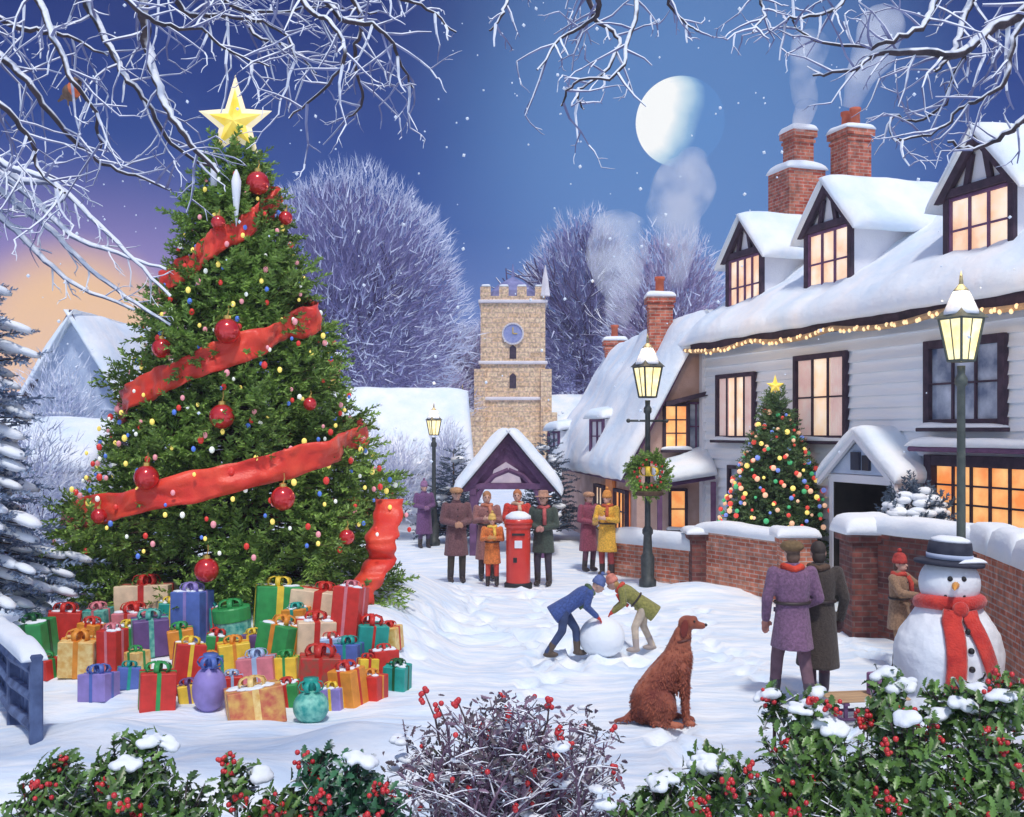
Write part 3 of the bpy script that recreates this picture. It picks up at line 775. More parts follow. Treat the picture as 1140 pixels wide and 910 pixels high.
for zz in (CAMZ+(HY-404)/F*70, CAMZ+(HY-336)/F*70, CAMZ+(HY-444)/F*70):
    m = MB(); m.box((tx, 2, zz), (tw+.3, tw+.3, .22), bev=.05); m.build('string_course', STONED, ch)
m = MB()
for s_ in (-1, 1): m.box((tx+s_*(tw/2+.05), 2-tw/2-.1, 3.2), (.7, .7, 7.4)); m.box((tx+s_*(tw/2+.3), 2-tw/2-.2, 1.8), (.9, .9, 4.6))
m.build('buttress', STONE, ch)
fy = 2-tw/2
def disc(r, y, z, x): 
    q = MB(); q.lathe([(r, 0), (r, .12)], (x, y, z), 24, M=Matrix.Rotation(PI/2, 3, 'X')); return q
cz = CAMZ+(HY-372)/F*70
ck = disc(.62, fy+.02, cz, tx).build('clock_face', mat('clock_blue', (.22,.26,.52), (.32,.36,.6), rough=.5), ch)
q = MB(); q.box((tx, fy-.13, cz+.2), (.07, .03, .42)); q.box((tx+.14, fy-.13, cz), (.3, .03, .07)); q.build('clock_hands', GOLD, ck)
q = MB()
for k in range(24):
    a = 2*PI*k/24; q.box((tx+.66*math.cos(a), fy-.08, cz+.66*math.sin(a)), (.2, .16, .1), M=Matrix.Translation(Vector((tx+.66*math.cos(a), fy-.08, cz+.66*math.sin(a)))) @ Matrix.Rotation(-a-PI/2, 4, 'Y'))
q.build('clock_rim', STONED, ck)
for (zz, hh) in ((CAMZ+(HY-392)/F*70, .9), (CAMZ+(HY-424)/F*70, 1.0)):
    q = MB(); q.prism([(tx-.22, zz-hh/2), (tx+.22, zz-hh/2), (tx+.22, zz+hh*.3), (tx, zz+hh/2), (tx-.22, zz+hh*.3)], fy-.03, fy+.05); q.build('lancet_window', DARKWOOD, ch)
q = MB(); q.tube([(tx+tw/2, 2-tw/2, topz), (tx+tw/2, 2-tw/2, topz+1.0), (tx+tw/2, 2-tw/2, topz+2.0)], [.35, .22, .03], 6); q.build('pinnacle', STONED, ch)
q = MB()
for (zz, w2) in ((topz+.62, .3), ):
    for k in range(4):
        u = (k-1.5)*tw/3.6; q.slab((tx+u-.31, fy-.0, zz), (tx+u+.31, fy-.0, zz), (tx+u+.31, fy+.3, zz), (tx+u-.31, fy+.3, zz), .14, 6, 4, .02, k)
q.build('battlement_snow', SNOW, ch, True, recalc=False)
# nave to the right
nx0, nx1 = tx+tw/2, tx+tw/2+7.5
m = MB(); m.box(((nx0+nx1)/2, 3.5, 1.2), (nx1-nx0, 6, 3.4)); m.build('nave_wall', STONE, ch)
m = MB(); m.slab((nx0-.2, .2, 2.7), (nx1+.3, .2, 2.7), (nx1+.3, 3.6, 5.3), (nx0-.2, 3.6, 5.3), .35, 24, 12, .06, 5); m.slab((nx1+.3, 6.8, 2.7), (nx0-.2, 6.8, 2.7), (nx0-.2, 3.4, 5.3), (nx1+.3, 3.4, 5.3), .35, 24, 12, .06, 6); m.build('nave_snow', SNOWR, ch, True, recalc=False)
m = MB(); m.slab((tx-tw/2-2.6, .5, 2.2), (tx-tw/2+.2, .5, 2.2), (tx-tw/2+.2, 3.0, 4.3), (tx-tw/2-2.6, 3.0, 4.3), .3, 14, 10, .05, 7); m.build('vestry_snow', SNOWR, ch, True, recalc=False)
m = MB(); m.box((tx-tw/2-1.2, 2.2, .9), (2.4, 3, 2.8)); m.build('vestry_wall', STONE, ch)

# ---------------- timber lychgate in front of the church
lg = empty('lychgate', 'purple timber gabled lychgate under thick snow in front of the church tower', 'lychgate', (gx(566, 25), 25, 0))
W2 = 1.02
m = MB()
for sx in (-1, 1):
    for yy in (0, 1.6): m.box((sx*(W2-.2), yy, .75), (.16, .16, 1.9), bev=.015)
    m.box((sx*(W2-.2), .8, 1.5), (.14, 1.8, .14))
for yy in (-.02, 1.62):
    m.box((0, yy, 1.62), (2*W2, .13, .14), bev=.01)
    for sx in (-1, 1):
        poly = [(sx*(W2+.08), 1.50), (sx*(W2-.14), 1.50), (0, 2.62), (0, 2.86)]
        m.prism(poly if sx > 0 else poly[::-1], yy-.07, yy+.07)
        a = [(sx*(W2-.28), 1.3), (sx*(W2-.5), 1.56), (sx*.12, 1.9), (sx*.12, 2.02), (sx*(W2-.42), 1.72)]
        m.tube([(sx*(W2-.22), yy, 1.15), (sx*.62, yy, 1.55), (sx*.34, yy, 1.86), (0, yy, 2.0)], .065, 6)
m.build('timber_frame', PURPLEWOOD, lg)
m = MB(); m.prism([(-.8, 1.69), (.8, 1.69), (0, 2.62)], .02, .06); m.build('gable_panel', PURPLEWOOD, lg)
m = MB(); m.prism([(-.42, 1.70), (.3, 1.70), (.22, 2.0), (-.06, 2.18), (-.34, 2.0)], -.05, .01); m.build('arch_panel', mat('pale_plaster', (.5,.42,.52), (.66,.55,.6), scale=5, rough=.8), lg)
m = MB()
m.slab((-W2-.2, 1.95, 1.40), (-W2-.2, -.28, 1.40), (.05, -.28, 2.92), (.05, 1.95, 2.92), .24, 20, 16, .03, 1)
m.slab((W2+.2, -.28, 1.40), (W2+.2, 1.95, 1.40), (-.05, 1.95, 2.92), (-.05, -.28, 2.92), .24, 20, 16, .03, 2)
m.build('roof_snow', SNOWR, lg, True, recalc=False)
m = MB()
for sx in (-1, 1):
    poly = [(sx*(W2+.2), 1.33), (sx*(W2+.2), 1.41), (0, 2.93), (0, 2.82)]
    m.prism(poly if sx < 0 else poly[::-1], -.26, 1.9)
m.build('roof', DARKWOOD, lg)

# ---------------- cottages on the left and in the distance
gable_house('blue_cottage', 'bluish cottage with a steep snowy gable at the left edge behind the snow laden fir', -9.75, 27.0, PI/2, 6.0, 3.0, 2.75, 5.45, BLUEWALL, over=.25)
gw = empty('tmp', '', ''); 
gw.name = 'gable_window'; del gw['label']; del gw['category']; gw.parent = bpy.data.objects['blue_cottage']
gw.rotation_euler = (0, 0, -PI/2); 
window(gw, 'window', .62, .9, 2.75, 3.35, -3.0, DARKGLASS, BLUEWALL, 1, 2, .05, .06)
window(gw, 'window', -.5, -.1, 3.3, 3.9, -3.0, COLDGLASS, BLUEWALL, 2, 2, .05, .06)
m = MB(); m.box((.95, -3.28, 2.42), (1.9, .5, .07)); m.build('lean_to_eave', BLUEWOOD, gw)
lt = gable_house('snowy_shed', 'low snow covered shed with two small dark windows in front of the bluish cottage', gx(20, 21.5), 21.5, 0, 3.4, 2.4, 2.2, 2.9, WHITEWALL, over=.25,
            wins=((.02, .18, 1.62, 1.95, DARKGLASS, 1, 1), (.42, .56, 1.58, 1.9, DARKGLASS, 1, 1)))
gable_house('far_cottage', 'far cottage with a white roof and purple chimney under the sunset glow', gx(112, 36), 38, 0, 5.5, 4, 3.3, 5.0, BLUEWALL, chim=((.95, 0, .8, 6.4, 0),))
gable_house('lane_cottage', 'white walled cottage with a broad snowy roof behind the far lamp posts', gx(425, 33), 33, .12, 4.6, 4.0, 1.9, 4.0, WHITEWALL, wins=((.4, 1.2, .6, 1.5, COLDGLASS, 2, 2), (-1.2, -.4, .6, 1.5, WARM, 2, 2)), chim=((-1.5, 0, .5, 5.1, 1),), over=.3, th=.4)
gable_house('hillside_cottage', 'tiny distant cottage with peach lit windows on the slope below the domed tree', gx(415, 85), 85, .3, 4.5, 4, 6.2, 8.6, PINKWALL, z0=-1, wins=((-1.6, -.4, 6.2-1.2, 6.2-.3, WARM, 2, 1), (.5, 1.6, 5.0, 5.9, WARM, 2, 1)))

# ---------------- brick garden wall, pillars, snow caps
def wall_run(name, label, pts, h, th, mt, cap=.16, sd=0, base=-.3, group=None):
    """pts: xy polyline"""
    o = empty(name, label, 'wall', (0,0,0), 0, group)
    for i in range(len(pts)-1):
        a, b = Vector(pts[i]+(0,)), Vector(pts[i+1]+(0,)); d = b-a; Ln = d.length
        M = Matrix.Translation((a+b)/2+Vector((0,0,(h+base)/2))) @ Matrix.Rotation(math.atan2(d.y, d.x), 4, 'Z')
        q = MB(); q.box((0,0,0), (Ln+.02*i, th, h-base)); w_ = q.build('wall_face', mt, o); w_.matrix_local = M
        q = MB(); e = .07; q.box((0, 0, h/2-base/2+.03), (Ln+.02, th+.08, .06)); k = q.build('coping', mt, o); k.matrix_local = M
        q = MB(); zt = (h-base)/2+.05
        q.slab((-Ln/2-.05, -th/2-e-.03, zt), (Ln/2+.05, -th/2-e-.03, zt), (Ln/2+.05, th/2+e, zt), (-Ln/2-.05, th/2+e, zt), cap, max(10, int(Ln*9)), 10, .02, sd+i, fall=8)
        k = q.build('snow_cap', SNOW, o, True); k.matrix_local = M
    return o
def pillar(label, x, y, wd, h, mt, cap=.2, rz=0):
    o = empty('wall_pillar', label, 'pillar', (x, y, 0), rz, 'brick pillars of the garden wall')
    q = MB(); q.box((0, 0, (h-.3)/2), (wd, wd, h+.3)); q.build('shaft', mt, o)
    q = MB(); q.box((0, 0, h-.03), (wd+.12, wd+.12, .12), bev=.02); q.build('capstone', mt, o)
    q = MB(); e = wd/2+.12; q.slab((-e,-e,h+.03), (e,-e,h+.03), (e,e,h+.03), (-e,e,h+.03), cap, 14, 14, .02, x); q.build('snow_cap', SNOW, o, True)
    return o
W0, W1, W2_, W3, W4 = (gx(682, 21.9), 21.9), (gx(783, 20.1), 20.1), (gx(884, 18.0), 18.0), (gx(965, 15.4), 15.4), (gx(1080, 13.7), 13.7)
wall_run('garden_wall', 'low brick wall with deep snow cap behind the wreathed lamp post', [W0, W1], .62, .3, BRICK, .30, 1)
wall_run('garden_wall', 'orange brick wall with snow cap below the small lit fir tree', [W1, W2_], 1.0, .3, BRICK, .20, 2)
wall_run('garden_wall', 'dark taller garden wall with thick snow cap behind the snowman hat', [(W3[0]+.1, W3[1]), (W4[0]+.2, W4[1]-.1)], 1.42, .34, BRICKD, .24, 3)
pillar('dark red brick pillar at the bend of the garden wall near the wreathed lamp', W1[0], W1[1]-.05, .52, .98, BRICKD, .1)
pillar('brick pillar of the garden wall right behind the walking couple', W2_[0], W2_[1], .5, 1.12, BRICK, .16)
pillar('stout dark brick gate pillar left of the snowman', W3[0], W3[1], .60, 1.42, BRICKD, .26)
m_ = wall_run('curved_wall', 'red brick wall sloping with snow on top at the right edge beside the snowman', [(6.05, 13.7), (5.93, 12.8), (5.80, 11.9), (5.66, 11.0), (5.5, 10.0), (5.3, 8.8)], 1.36, .36, BRICK, .34, 5)

# ================================================================== lamps
def lamp_post(label, x, y, H, sc=1.0, iron=IRON, bar=True):
    z = hgt(x, y)
    o = empty('street_lamp', label, 'street lamp', (x, y, z), random.uniform(.2, .6), 'street lamps along the lane')
    hb = H-1.0*sc
    m = MB(); m.lathe([(.16, -.1), (.16, .12), (.12, .16), (.13, .55), (.09, .62), (.075, .95), (.10, .98), (.10, 1.05), (.055, 1.12), (.048, hb-.25), (.075, hb-.22), (.075, hb-.15), (.045, hb-.1), (.05, hb)], n=12)
    m.build('post', iron, o, True)
    if bar:
        m = MB(); m.tube([(-.42*sc, 0, hb-.38), (.42*sc, 0, hb-.38)], .024, 6); m.ell((-.42*sc,0,hb-.38), .04); m.ell((.42*sc,0,hb-.38), .04); m.build('ladder_bar', iron, o, True)
    a, b, z0, z1 = .15*sc, .26*sc, hb+.06, hb+.62*sc
    def fr(r, z): return [(r*math.cos(PI/4+PI/2*k), r*math.sin(PI/4+PI/2*k), z) for k in range(4)]
    m = MB(); m.add(fr(a, z0)+fr(b, z1), [(0,1,5,4), (1,2,6,5), (2,3,7,6), (3,0,4,7), (3,2,1,0), (4,5,6,7)]); m.build('lamp_glass', LAMPGLASS, o)
    m = MB(); lo, hi = fr(a+.012, z0), fr(b+.012, z1)
    for k in range(4):
        m.tube([lo[k], hi[k]], .018*sc, 5); m.tube([lo[k], lo[(k+1)%4]], .018*sc, 5); m.tube([hi[k], hi[(k+1)%4]], .022*sc, 5)
        md_ = [(Vector(lo[k])+Vector(lo[(k+1)%4]))/2, (Vector(hi[k])+Vector(hi[(k+1)%4]))/2]; m.tube(md_, .010*sc, 4)
    m.build('lantern_frame', iron, o)
    m = MB(); m.add(fr(b+.07*sc, z1)+fr(.07*sc, z1+.24*sc), [(0,1,5,4), (1,2,6,5), (2,3,7,6), (3,0,4,7), (3,2,1,0), (4,5,6,7)])
    m.lathe([(.075*sc, z1+.22*sc), (.075*sc, z1+.34*sc), (.10*sc, z1+.36*sc), (.03*sc, z1+.44*sc), (.02*sc, z1+.55*sc), (.001, z1+.62*sc)], n=10)
    m.build('lantern_roof', iron, o)
    m = MB(); m.lathe([(b*.86, z1+.045*sc), (b*.84, z1+.09*sc), (.14*sc, z1+.27*sc), (.09*sc, z1+.36*sc), (.02, z1+.40*sc)], n=12); m.build('snow_cap', SNOW, o, True)
    L_ = bpy.data.lights.new('lantern_light', 'POINT'); L_.energy = 85*sc; L_.color = (1, .66, .30); L_.shadow_soft_size = .25
    lo_ = bpy.data.objects.new('lantern_light', L_); COL.objects.link(lo_); lo_.parent = o; lo_.location = (0, 0, z1+.75*sc)
    return o
la = lamp_post('nearest and tallest street lamp standing right behind the snowman', gx(1070, 12.9), 12.9, 4.62, .92, IRON2, False)
lb = lamp_post('street lamp with a ladder bar and a green wreath on its post', gx(721, 20.0), 20.0, 4.45, 1.0)
lamp_post('thin distant street lamp beside the person in purple', gx(483, 27), 27, 3.4, .7, IRON, False)
lamp_post('distant street lamp just left of the church tower', gx(515, 36), 36, 4.2, .95, IRON, False)

# ================================================================== foliage helpers
def sprig_template(n=26, L=.34, nl=.115, wd=.021, seed=1):
    r = random.Random(seed); V = []; Fc = []
    for i in range(n):
        t = (i+.5)/n; x = L*t; l = nl*(1.0-.45*t); a = r.uniform(0, 2*PI) if i % 3 == 0 else (PI*.5 if i % 2 else -PI*.5)+r.uniform(-.5, .5)
        d = Vector((.75, math.cos(a+PI/2)*.0+math.sin(a), math.cos(a)*.8)).normalized()
        s_ = d.cross(Vector((r.uniform(-1,1), r.uniform(-1,1), r.uniform(-1,1)))).normalized()*wd
        p = Vector((x, 0, 0)); o = len(V)
        V += [p-s_*.6, p+s_*.6, p+d*l*.6+s_, p+d*l]; Fc.append((o, o+1, o+2, o+3))
    return np.array([tuple(v) for v in V]), np.array(Fc)
SPV, SPF = sprig_template()

def V3r(r):
    v = Vector((r.gauss(0,1), r.gauss(0,1), r.gauss(0,1))); return v.normalized()
def fir(o, H, R, mt, seed=0, nb=520, z0=.35, lean=0, droop=.25, sprig=1.0, per=9, clump=.16, profile=None, tuft=0, tr=.26):
    """parts trunk + crown under o (local coordinates, base at 0)"""
    r = random.Random(seed)
    m = MB(); m.tube([(0,0,-.2), (0,0,H*.5), (0,0,H*.97)], [.035*H*.6, .02*H*.7, .008], 8); m.build('trunk', TRUNK, o, True)
    P, D, Sc = [], [], []; limb = MB(); tips = []
    for i in range(nb):
        t = ((i+.5)/nb)**.62                     # 0 top .. 1 bottom
        z = H*.985-(H*.985-z0)*t
        az = i*2.39996+r.uniform(-.25, .25)
        rad = (profile(t) if profile else (R*(.05+.95*t**.85)))
        rad *= 1+clump*noise.noise(Vector((math.cos(az)*2.2, math.sin(az)*2.2, z*1.6+seed)))*1.6+r.uniform(-.12, .08)
        tilt = .55*(1-t)**1.5-droop*t
        n = max(2, int(per*(.35+.65*rad/R)))
        pts = []
        for k in range(9):
            u = k/8; q = rad*u
            pts.append(Vector((math.cos(az)*q, math.sin(az)*q, z+q*tilt+.10*rad*u*u+r.uniform(-.01,.01))))
        if rad > .5: limb.tube([pts[0], pts[4], pts[8]], [.018, .012, .004], 4, cap=False)
        side = Vector((-math.sin(az), math.cos(az), 0))
        out = Vector((math.cos(az), math.sin(az), 0))
        for k in range(n):
            u = 1-(k/n)**1.0*.72
            p = pts[min(8, int(u*8))].lerp(pts[min(8, int(u*8)+1)], u*8-int(u*8))
            sg = 1 if k % 2 else -1
            d = out*1.0+side*sg*(r.uniform(.35, 1.1) if k > 0 else .1)+Vector((0,0,r.uniform(-.30, .35)+tilt*.5))
            P.append(p+Vector((0,0,r.uniform(-.05,.05)))); D.append(d); Sc.append(sprig*r.uniform(.75, 1.25)*(.6+.4*min(1, rad)))
        for k in range(tuft):          # a thick tuft at the bough's end
            a = V3r(r); c_ = pts[8]-out*tr*.8
            p = c_+Vector((a.x*tr, a.y*tr, a.z*tr*.62))*r.uniform(.3, 1); P.append(p); D.append(out*.55+a*.9+Vector((0,0,.12))); Sc.append(sprig*r.uniform(.7, 1.15))
        tips.append(pts[8])
    v, f = scatter(SPV, SPF, [tuple(p) for p in P], [tuple(d) for d in D], Sc, rng.uniform(-.6, .6, len(P)))
    if limb.v: limb.build('branches', TRUNK, o, recalc=False)
    mesh_np('crown', v, f, mt, o)
    return tips

# ================================================================== the big decorated fir
TX, TY = gx(265, 15.6), 15.6; TZ = hgt(TX, TY)
tree = empty('christmas_tree', 'tall bushy green fir in the left half, decorated with ribbon and baubles', 'christmas tree', (TX, TY, TZ))
TH = at(0, 168, TY).z-TZ
# half-width (photo px) by row
ROWS = [(168, 3), (185, 13), (205, 26), (250, 46), (300, 60), (350, 80), (400, 100), (450, 116), (500, 142), (550, 166), (600, 176), (640, 172), (680, 150)]
def tree_r(z):   # z above ground (world) -> radius in m
    py = HY-(z-CAMZ)*F/TY
    for (a, ra), (b, rb) in zip(ROWS, ROWS[1:]):
        if py <= b: return max(.05, (ra+(rb-ra)*max(0, (py-a))/(b-a))/F*TY)
    return ROWS[-1][1]/F*TY
def prof(t):
    z = TH*.985-(TH*.985-.45)*t
    return tree_r(z+TZ)*.93
fir(tree, TH, 2.45, NEEDLE, 3, 430, .30, droop=.28, sprig=.92, per=7, clump=.34, profile=prof, tuft=15, tr=.25)

# star
st = empty('tree_star', 'glowing yellow five pointed star with pale rim on top of the tall fir', 'star', tuple(at(262, 137, TY)))
def star_poly(R, r_, k=.0):
    P_ = []
    for i in range(10):
        a = PI/2+i*PI/5; q = R if i % 2 == 0 else r_
        if i == 0: q *= 1.25
        P_.append((q*math.cos(a), q*math.sin(a)))
    return P_
def star_mesh(R, r_, dpt, y):
    q = MB(); po = star_poly(R, r_); vs = [(0, y-dpt, 0)]+[(x, y, z) for x, z in po]+[(0, y+dpt, 0)]
    q.add(vs, [(0, 1+i, 1+(i+1) % 10) for i in range(10)]+[(11, 1+(i+1) % 10, 1+i) for i in range(10)]); return q
star_mesh(.56, .25, .07, 0).build('star_rim', STARRIM, st)
star_mesh(.47, .20, .13, 0).build('star_face', STAR, st)
q = MB(); q.lathe([(.03, -.75), (.05, -.3), (.04, -.2)], n=8); q.build('socket', GOLD, st)
ic = MB(); ic.lathe([(.004, -.62), (.03, -.45), (.06, -.15), (.07, 0), (.04, .1), (.012, .16)], n=8); ico = ic.build('glass_icicle', mat('icicle', (.8,.86,.95), (.95,.95,.98), scale=5, rough=.15), None, True)
ico.location = tuple(at(263, 202, TY-.85)); tag(ico, 'white glass icicle hanging just below the star', 'ornament')
for (px, py, lb_) in ((238, 195, 'white candle on the tree top left of the icicle'), ):
    q = MB(); q.lathe([(.045, -.15), (.045, .15), (.01, .17)], n=8); cdl = q.build('candle', WHITEPAINT, None, True); cdl.location = tuple(at(px, py, TY-.75)); tag(cdl, lb_, 'candle')

def on_tree(px, py, out=.06):
    """a point on the front of the crown seen at a photo pixel"""
    Y = TY
    for _ in range(6):
        p = at(px, py, Y); R = tree_r(p.z)*.97+.16; dx = p.x-TX
        Y = TY-math.sqrt(max(.02, R*R-dx*dx))-out
    return at(px, py, Y)
# ribbon garland: one helix, coming down from right to left across the front
rb = MB(); vs = []; NN = 900; turns = 3.03
keys = [(0.0, 5.95), (1.0, 4.28), (2.0, 2.52), (3.0, 1.25), (4.0, -1.3)]
def hz(t):
    k = int(t); k = min(k, 3); return keys[k][1]+(keys[k+1][1]-keys[k][1])*(t-k)
ribs = []
for i in range(NN+1):
    t = -.02+turns*i/NN; az = -2*PI*t
    z = hz(max(0, t))-.30*math.sin(2*PI*t)*.0
    # steeper across the front than behind
    z += .30*math.cos(az)
    R = tree_r(z+.0)*1.0+.04+.08*max(0, -math.sin(az))
    wv = noise.noise(Vector((t*9, 2, 0))); R = R*(1+.04*wv)+.02+.22*noise.noise(Vector((t*13, 7, 1)))
    c_, s_ = math.cos(az), math.sin(az)
    tw_ = .5*noise.noise(Vector((t*6, 0, 3)))
    wd = .19*(1+.45*noise.noise(Vector((t*11, 4, 9))))
    for u in (-1, -.75, -.5, -.25, 0, .25, .5, .75, 1):
        cr = .055*noise.noise(Vector((t*38, u*1.1, 5)))+.035*noise.noise(Vector((t*80, u*2.6, 11)))
        rr = R+.012*math.cos(u*PI*.5)+u*tw_*.20+cr*1.15-.03
        ribs.append((TX+c_*rr, TY+s_*rr, z+u*wd*(1+.12*noise.noise(Vector((t*45, u, 2))))+.05*noise.noise(Vector((t*26, u*.6, 5)))))
fs = []
for i in range(NN):
    for k in range(8):
        a = i*9+k; fs.append((a, a+1, a+10, a+9))
rb.add(ribs, fs); ro = rb.build('ribbon_garland', RIBBON, None, True, recalc=False)
mod = ro.modifiers.new('thick', 'SOLIDIFY'); mod.thickness = .012
cas = [on_tree(px, py, -.09) for (px, py) in ((434, 556), (432, 580), (424, 602), (426, 622), (412, 644), (400, 664), (392, 695))]
qv = []; nC = 60
for i in range(nC+1):
    t = i/nC*(len(cas)-1); k = min(int(t), len(cas)-2); p = cas[k].lerp(cas[k+1], t-k); wd = .22*(1+.4*noise.noise(Vector((t*2, 1, 1))))
    for u in (-1, -.6, -.2, .2, .6, 1):
        qv.append(p+Vector((u*wd*.9, -.03-.05*math.cos(u*1.5)+.05*noise.noise(Vector((t*2.2, u*.7, 4))), .03*noise.noise(Vector((t*2, u*.5, 7))))))
oo = len(ro.data.vertices); me0 = ro.data
allv = [tuple(v.co) for v in me0.vertices]+[tuple(v) for v in qv]
allf = [tuple(p.vertices) for p in me0.polygons]+[(oo+i*6+k, oo+i*6+k+1, oo+i*6+k+7, oo+i*6+k+6) for i in range(nC) for k in range(5)]
me1 = bpy.data.meshes.new('ribbon_garland'); me1.from_pydata(allv, [], allf); me1.materials.append(RIBBON); me1.polygons.foreach_set('use_smooth', [True]*len(me1.polygons)); ro.data = me1
tag(ro, 'broad red ribbon wound round the tall decorated fir', 'ribbon')

# baubles
for (px, py, r_, lb_) in ((287, 204, .165, 'shiny red bauble high on the fir just right of the icicle'), (253, 369, .17, 'largest red bauble in the middle of the fir between upper ribbon bands'),
        (180, 388, .13, 'red bauble near the left edge of the fir above the second ribbon band'), (247, 464, .16, 'red bauble hanging just below the second ribbon band'),
        (163, 532, .155, 'red bauble low on the left above the long ribbon band'), (315, 555, .155, 'red bauble low on the right between two ribbon bands'),
        (230, 635, .15, 'lowest red bauble near the bottom of the fir'), (243, 248, .10, 'small red bauble left of the topmost ribbon band'),
        (318, 243, .10, 'small red bauble right above the topmost ribbon end'), (345, 450, .09, 'small red bauble at the right side of the fir'), (386, 598, .10, 'small red bauble in the lower right boughs of the fir'), (110, 575, .10, 'small red bauble at the lower left tip of the fir')):
    p = on_tree(px, py, .16); o = empty('bauble', lb_, 'bauble', tuple(p), 0, 'red baubles on the tall fir')
    MB().ell((0,0,0), r_, nu=20, nv=14).build('ball', BAUBLE, o, True)
    MB().lathe([(r_*.28, r_*.93), (r_*.28, r_*1.2), (r_*.1, r_*1.25)], n=10).build('cap', GOLD, o)
    MB().tube([(0, 0, r_*1.2), (.02, 0, r_*1.6), (0, .06, r_*2.0)], .008, 4).build('hook', GOLD, o)
# strings of small coloured lights
def light_string(label, c1, n, seed, R_=.045, em=.5):
    r = random.Random(seed); mt = mat('string_bulb', c1, rough=.3, emit=em)
    o = empty('light_string', label, 'string lights', (TX, TY, TZ), 0, 'strings of lights on the tall fir')
    me = MB().ell((0,0,0), (R_, R_, R_*1.25), nu=8, nv=6).mesh('bulb'); me.materials.append(mt); pts = []
    for i in range(n):
        t = ((i+.5)/n)**.6; z = TH*.97-(TH*.97-.75)*t; az = i*(PI*(3-5**.5))*1.0+seed
        az = -PI/2+((az+PI/2+PI) % (2*PI)-PI)*.62
        R = tree_r(z+TZ)*r.uniform(.9, 1.02)+r.uniform(.08,.2)
        p = Vector((math.cos(az)*R, math.sin(az)*R, z)); pts.append(p)
        b_ = bpy.data.objects.new('bulb', me); COL.objects.link(b_); b_.parent = o; b_.location = p; b_.scale = [r.uniform(.5, .85)]*3
    return o
light_string('tiny yellow lights dotted over the tall fir', (1,.80,.18), 96, 1)
light_string('tiny cool blue lights dotted over the tall fir', (.10,.22,.75), 70, 2, .04, .3)
light_string('tiny pink lights dotted over the tall fir', (.85,.35,.40), 70, 3, .045, .3)
light_string('tiny white lights dotted over the tall fir', (.85,.9,.85), 60, 4, .042, .4)
light_string('tiny red lights dotted over the tall fir', (.7,.05,.04), 80, 5, .05, .3)

# ================================================================== presents
def gcol(name, a): 
    c = Vector(a); return mat(name, tuple(c*.85), tuple(c*1.1), scale=9, rough=.45, spec=.4)
GC = {'green': gcol('green_paper', (.04,.33,.09)), 'red': gcol('red_paper', (.62,.04,.03)), 'gold': mat('gold_pattern_paper', (.75,.42,.10), (.90,.70,.30), scale=14, rough=.45),
      'beige': gcol('beige_paper', (.82,.62,.42)), 'purple': gcol('purple_paper', (.16,.09,.26)), 'blue': gcol('blue_paper', (.10,.17,.50)), 'teal': gcol('teal_paper', (.02,.36,.30)),
      'orange': gcol('orange_paper', (.80,.30,.04)), 'yellow': gcol('yellow_paper', (.88,.62,.06)), 'pink': gcol('pink_paper', (.70,.22,.26)), 'lilac': gcol('lilac_paper', (.30,.24,.58)),
      'multi': mat('patterned_paper', (.75,.45,.12), (.55,.10,.07), scale=9, rough=.5), 'tealdot': mat('dotted_teal_paper', (.02,.30,.27), (.25,.62,.5), scale=16, rough=.5),
      'reddot': mat('dotted_red_paper', (.6,.03,.03), (.30,.10,.06), scale=16, rough=.5), 'lightblue': gcol('light_blue_paper', (.40,.55,.78)), 'dkgreen': gcol('dark_green_ribbon', (.01,.10,.03))}
def bow(o, z, r_, mt, x=0, y=0):
    q = MB()
    for k in range(6):
        a = k*PI/3+.3; d = Vector((math.cos(a), math.sin(a), 0)); s_ = Vector((-d.y, d.x, 0)); ring = []
        for i in range(9):
            t = 2*PI*i/8; c_ = Vector((x, y, z+r_*.30))+d*(r_*.5-r_*.5*math.cos(t))+Vector((0,0,r_*.42*math.sin(t)))
            ring.append((c_-s_*r_*.2, c_+s_*r_*.2))
        vs = [p for ab in ring for p in ab]; q.add(vs, [(2*i, 2*i+1, 2*i+3, 2*i+2) for i in range(8)])
    q.ell((x, y, z+r_*.3), r_*.22, nu=8, nv=6)
    b_ = q.build('bow', mt, o, True, recalc=False); md2 = b_.modifiers.new('t', 'SOLIDIFY'); md2.thickness = .006
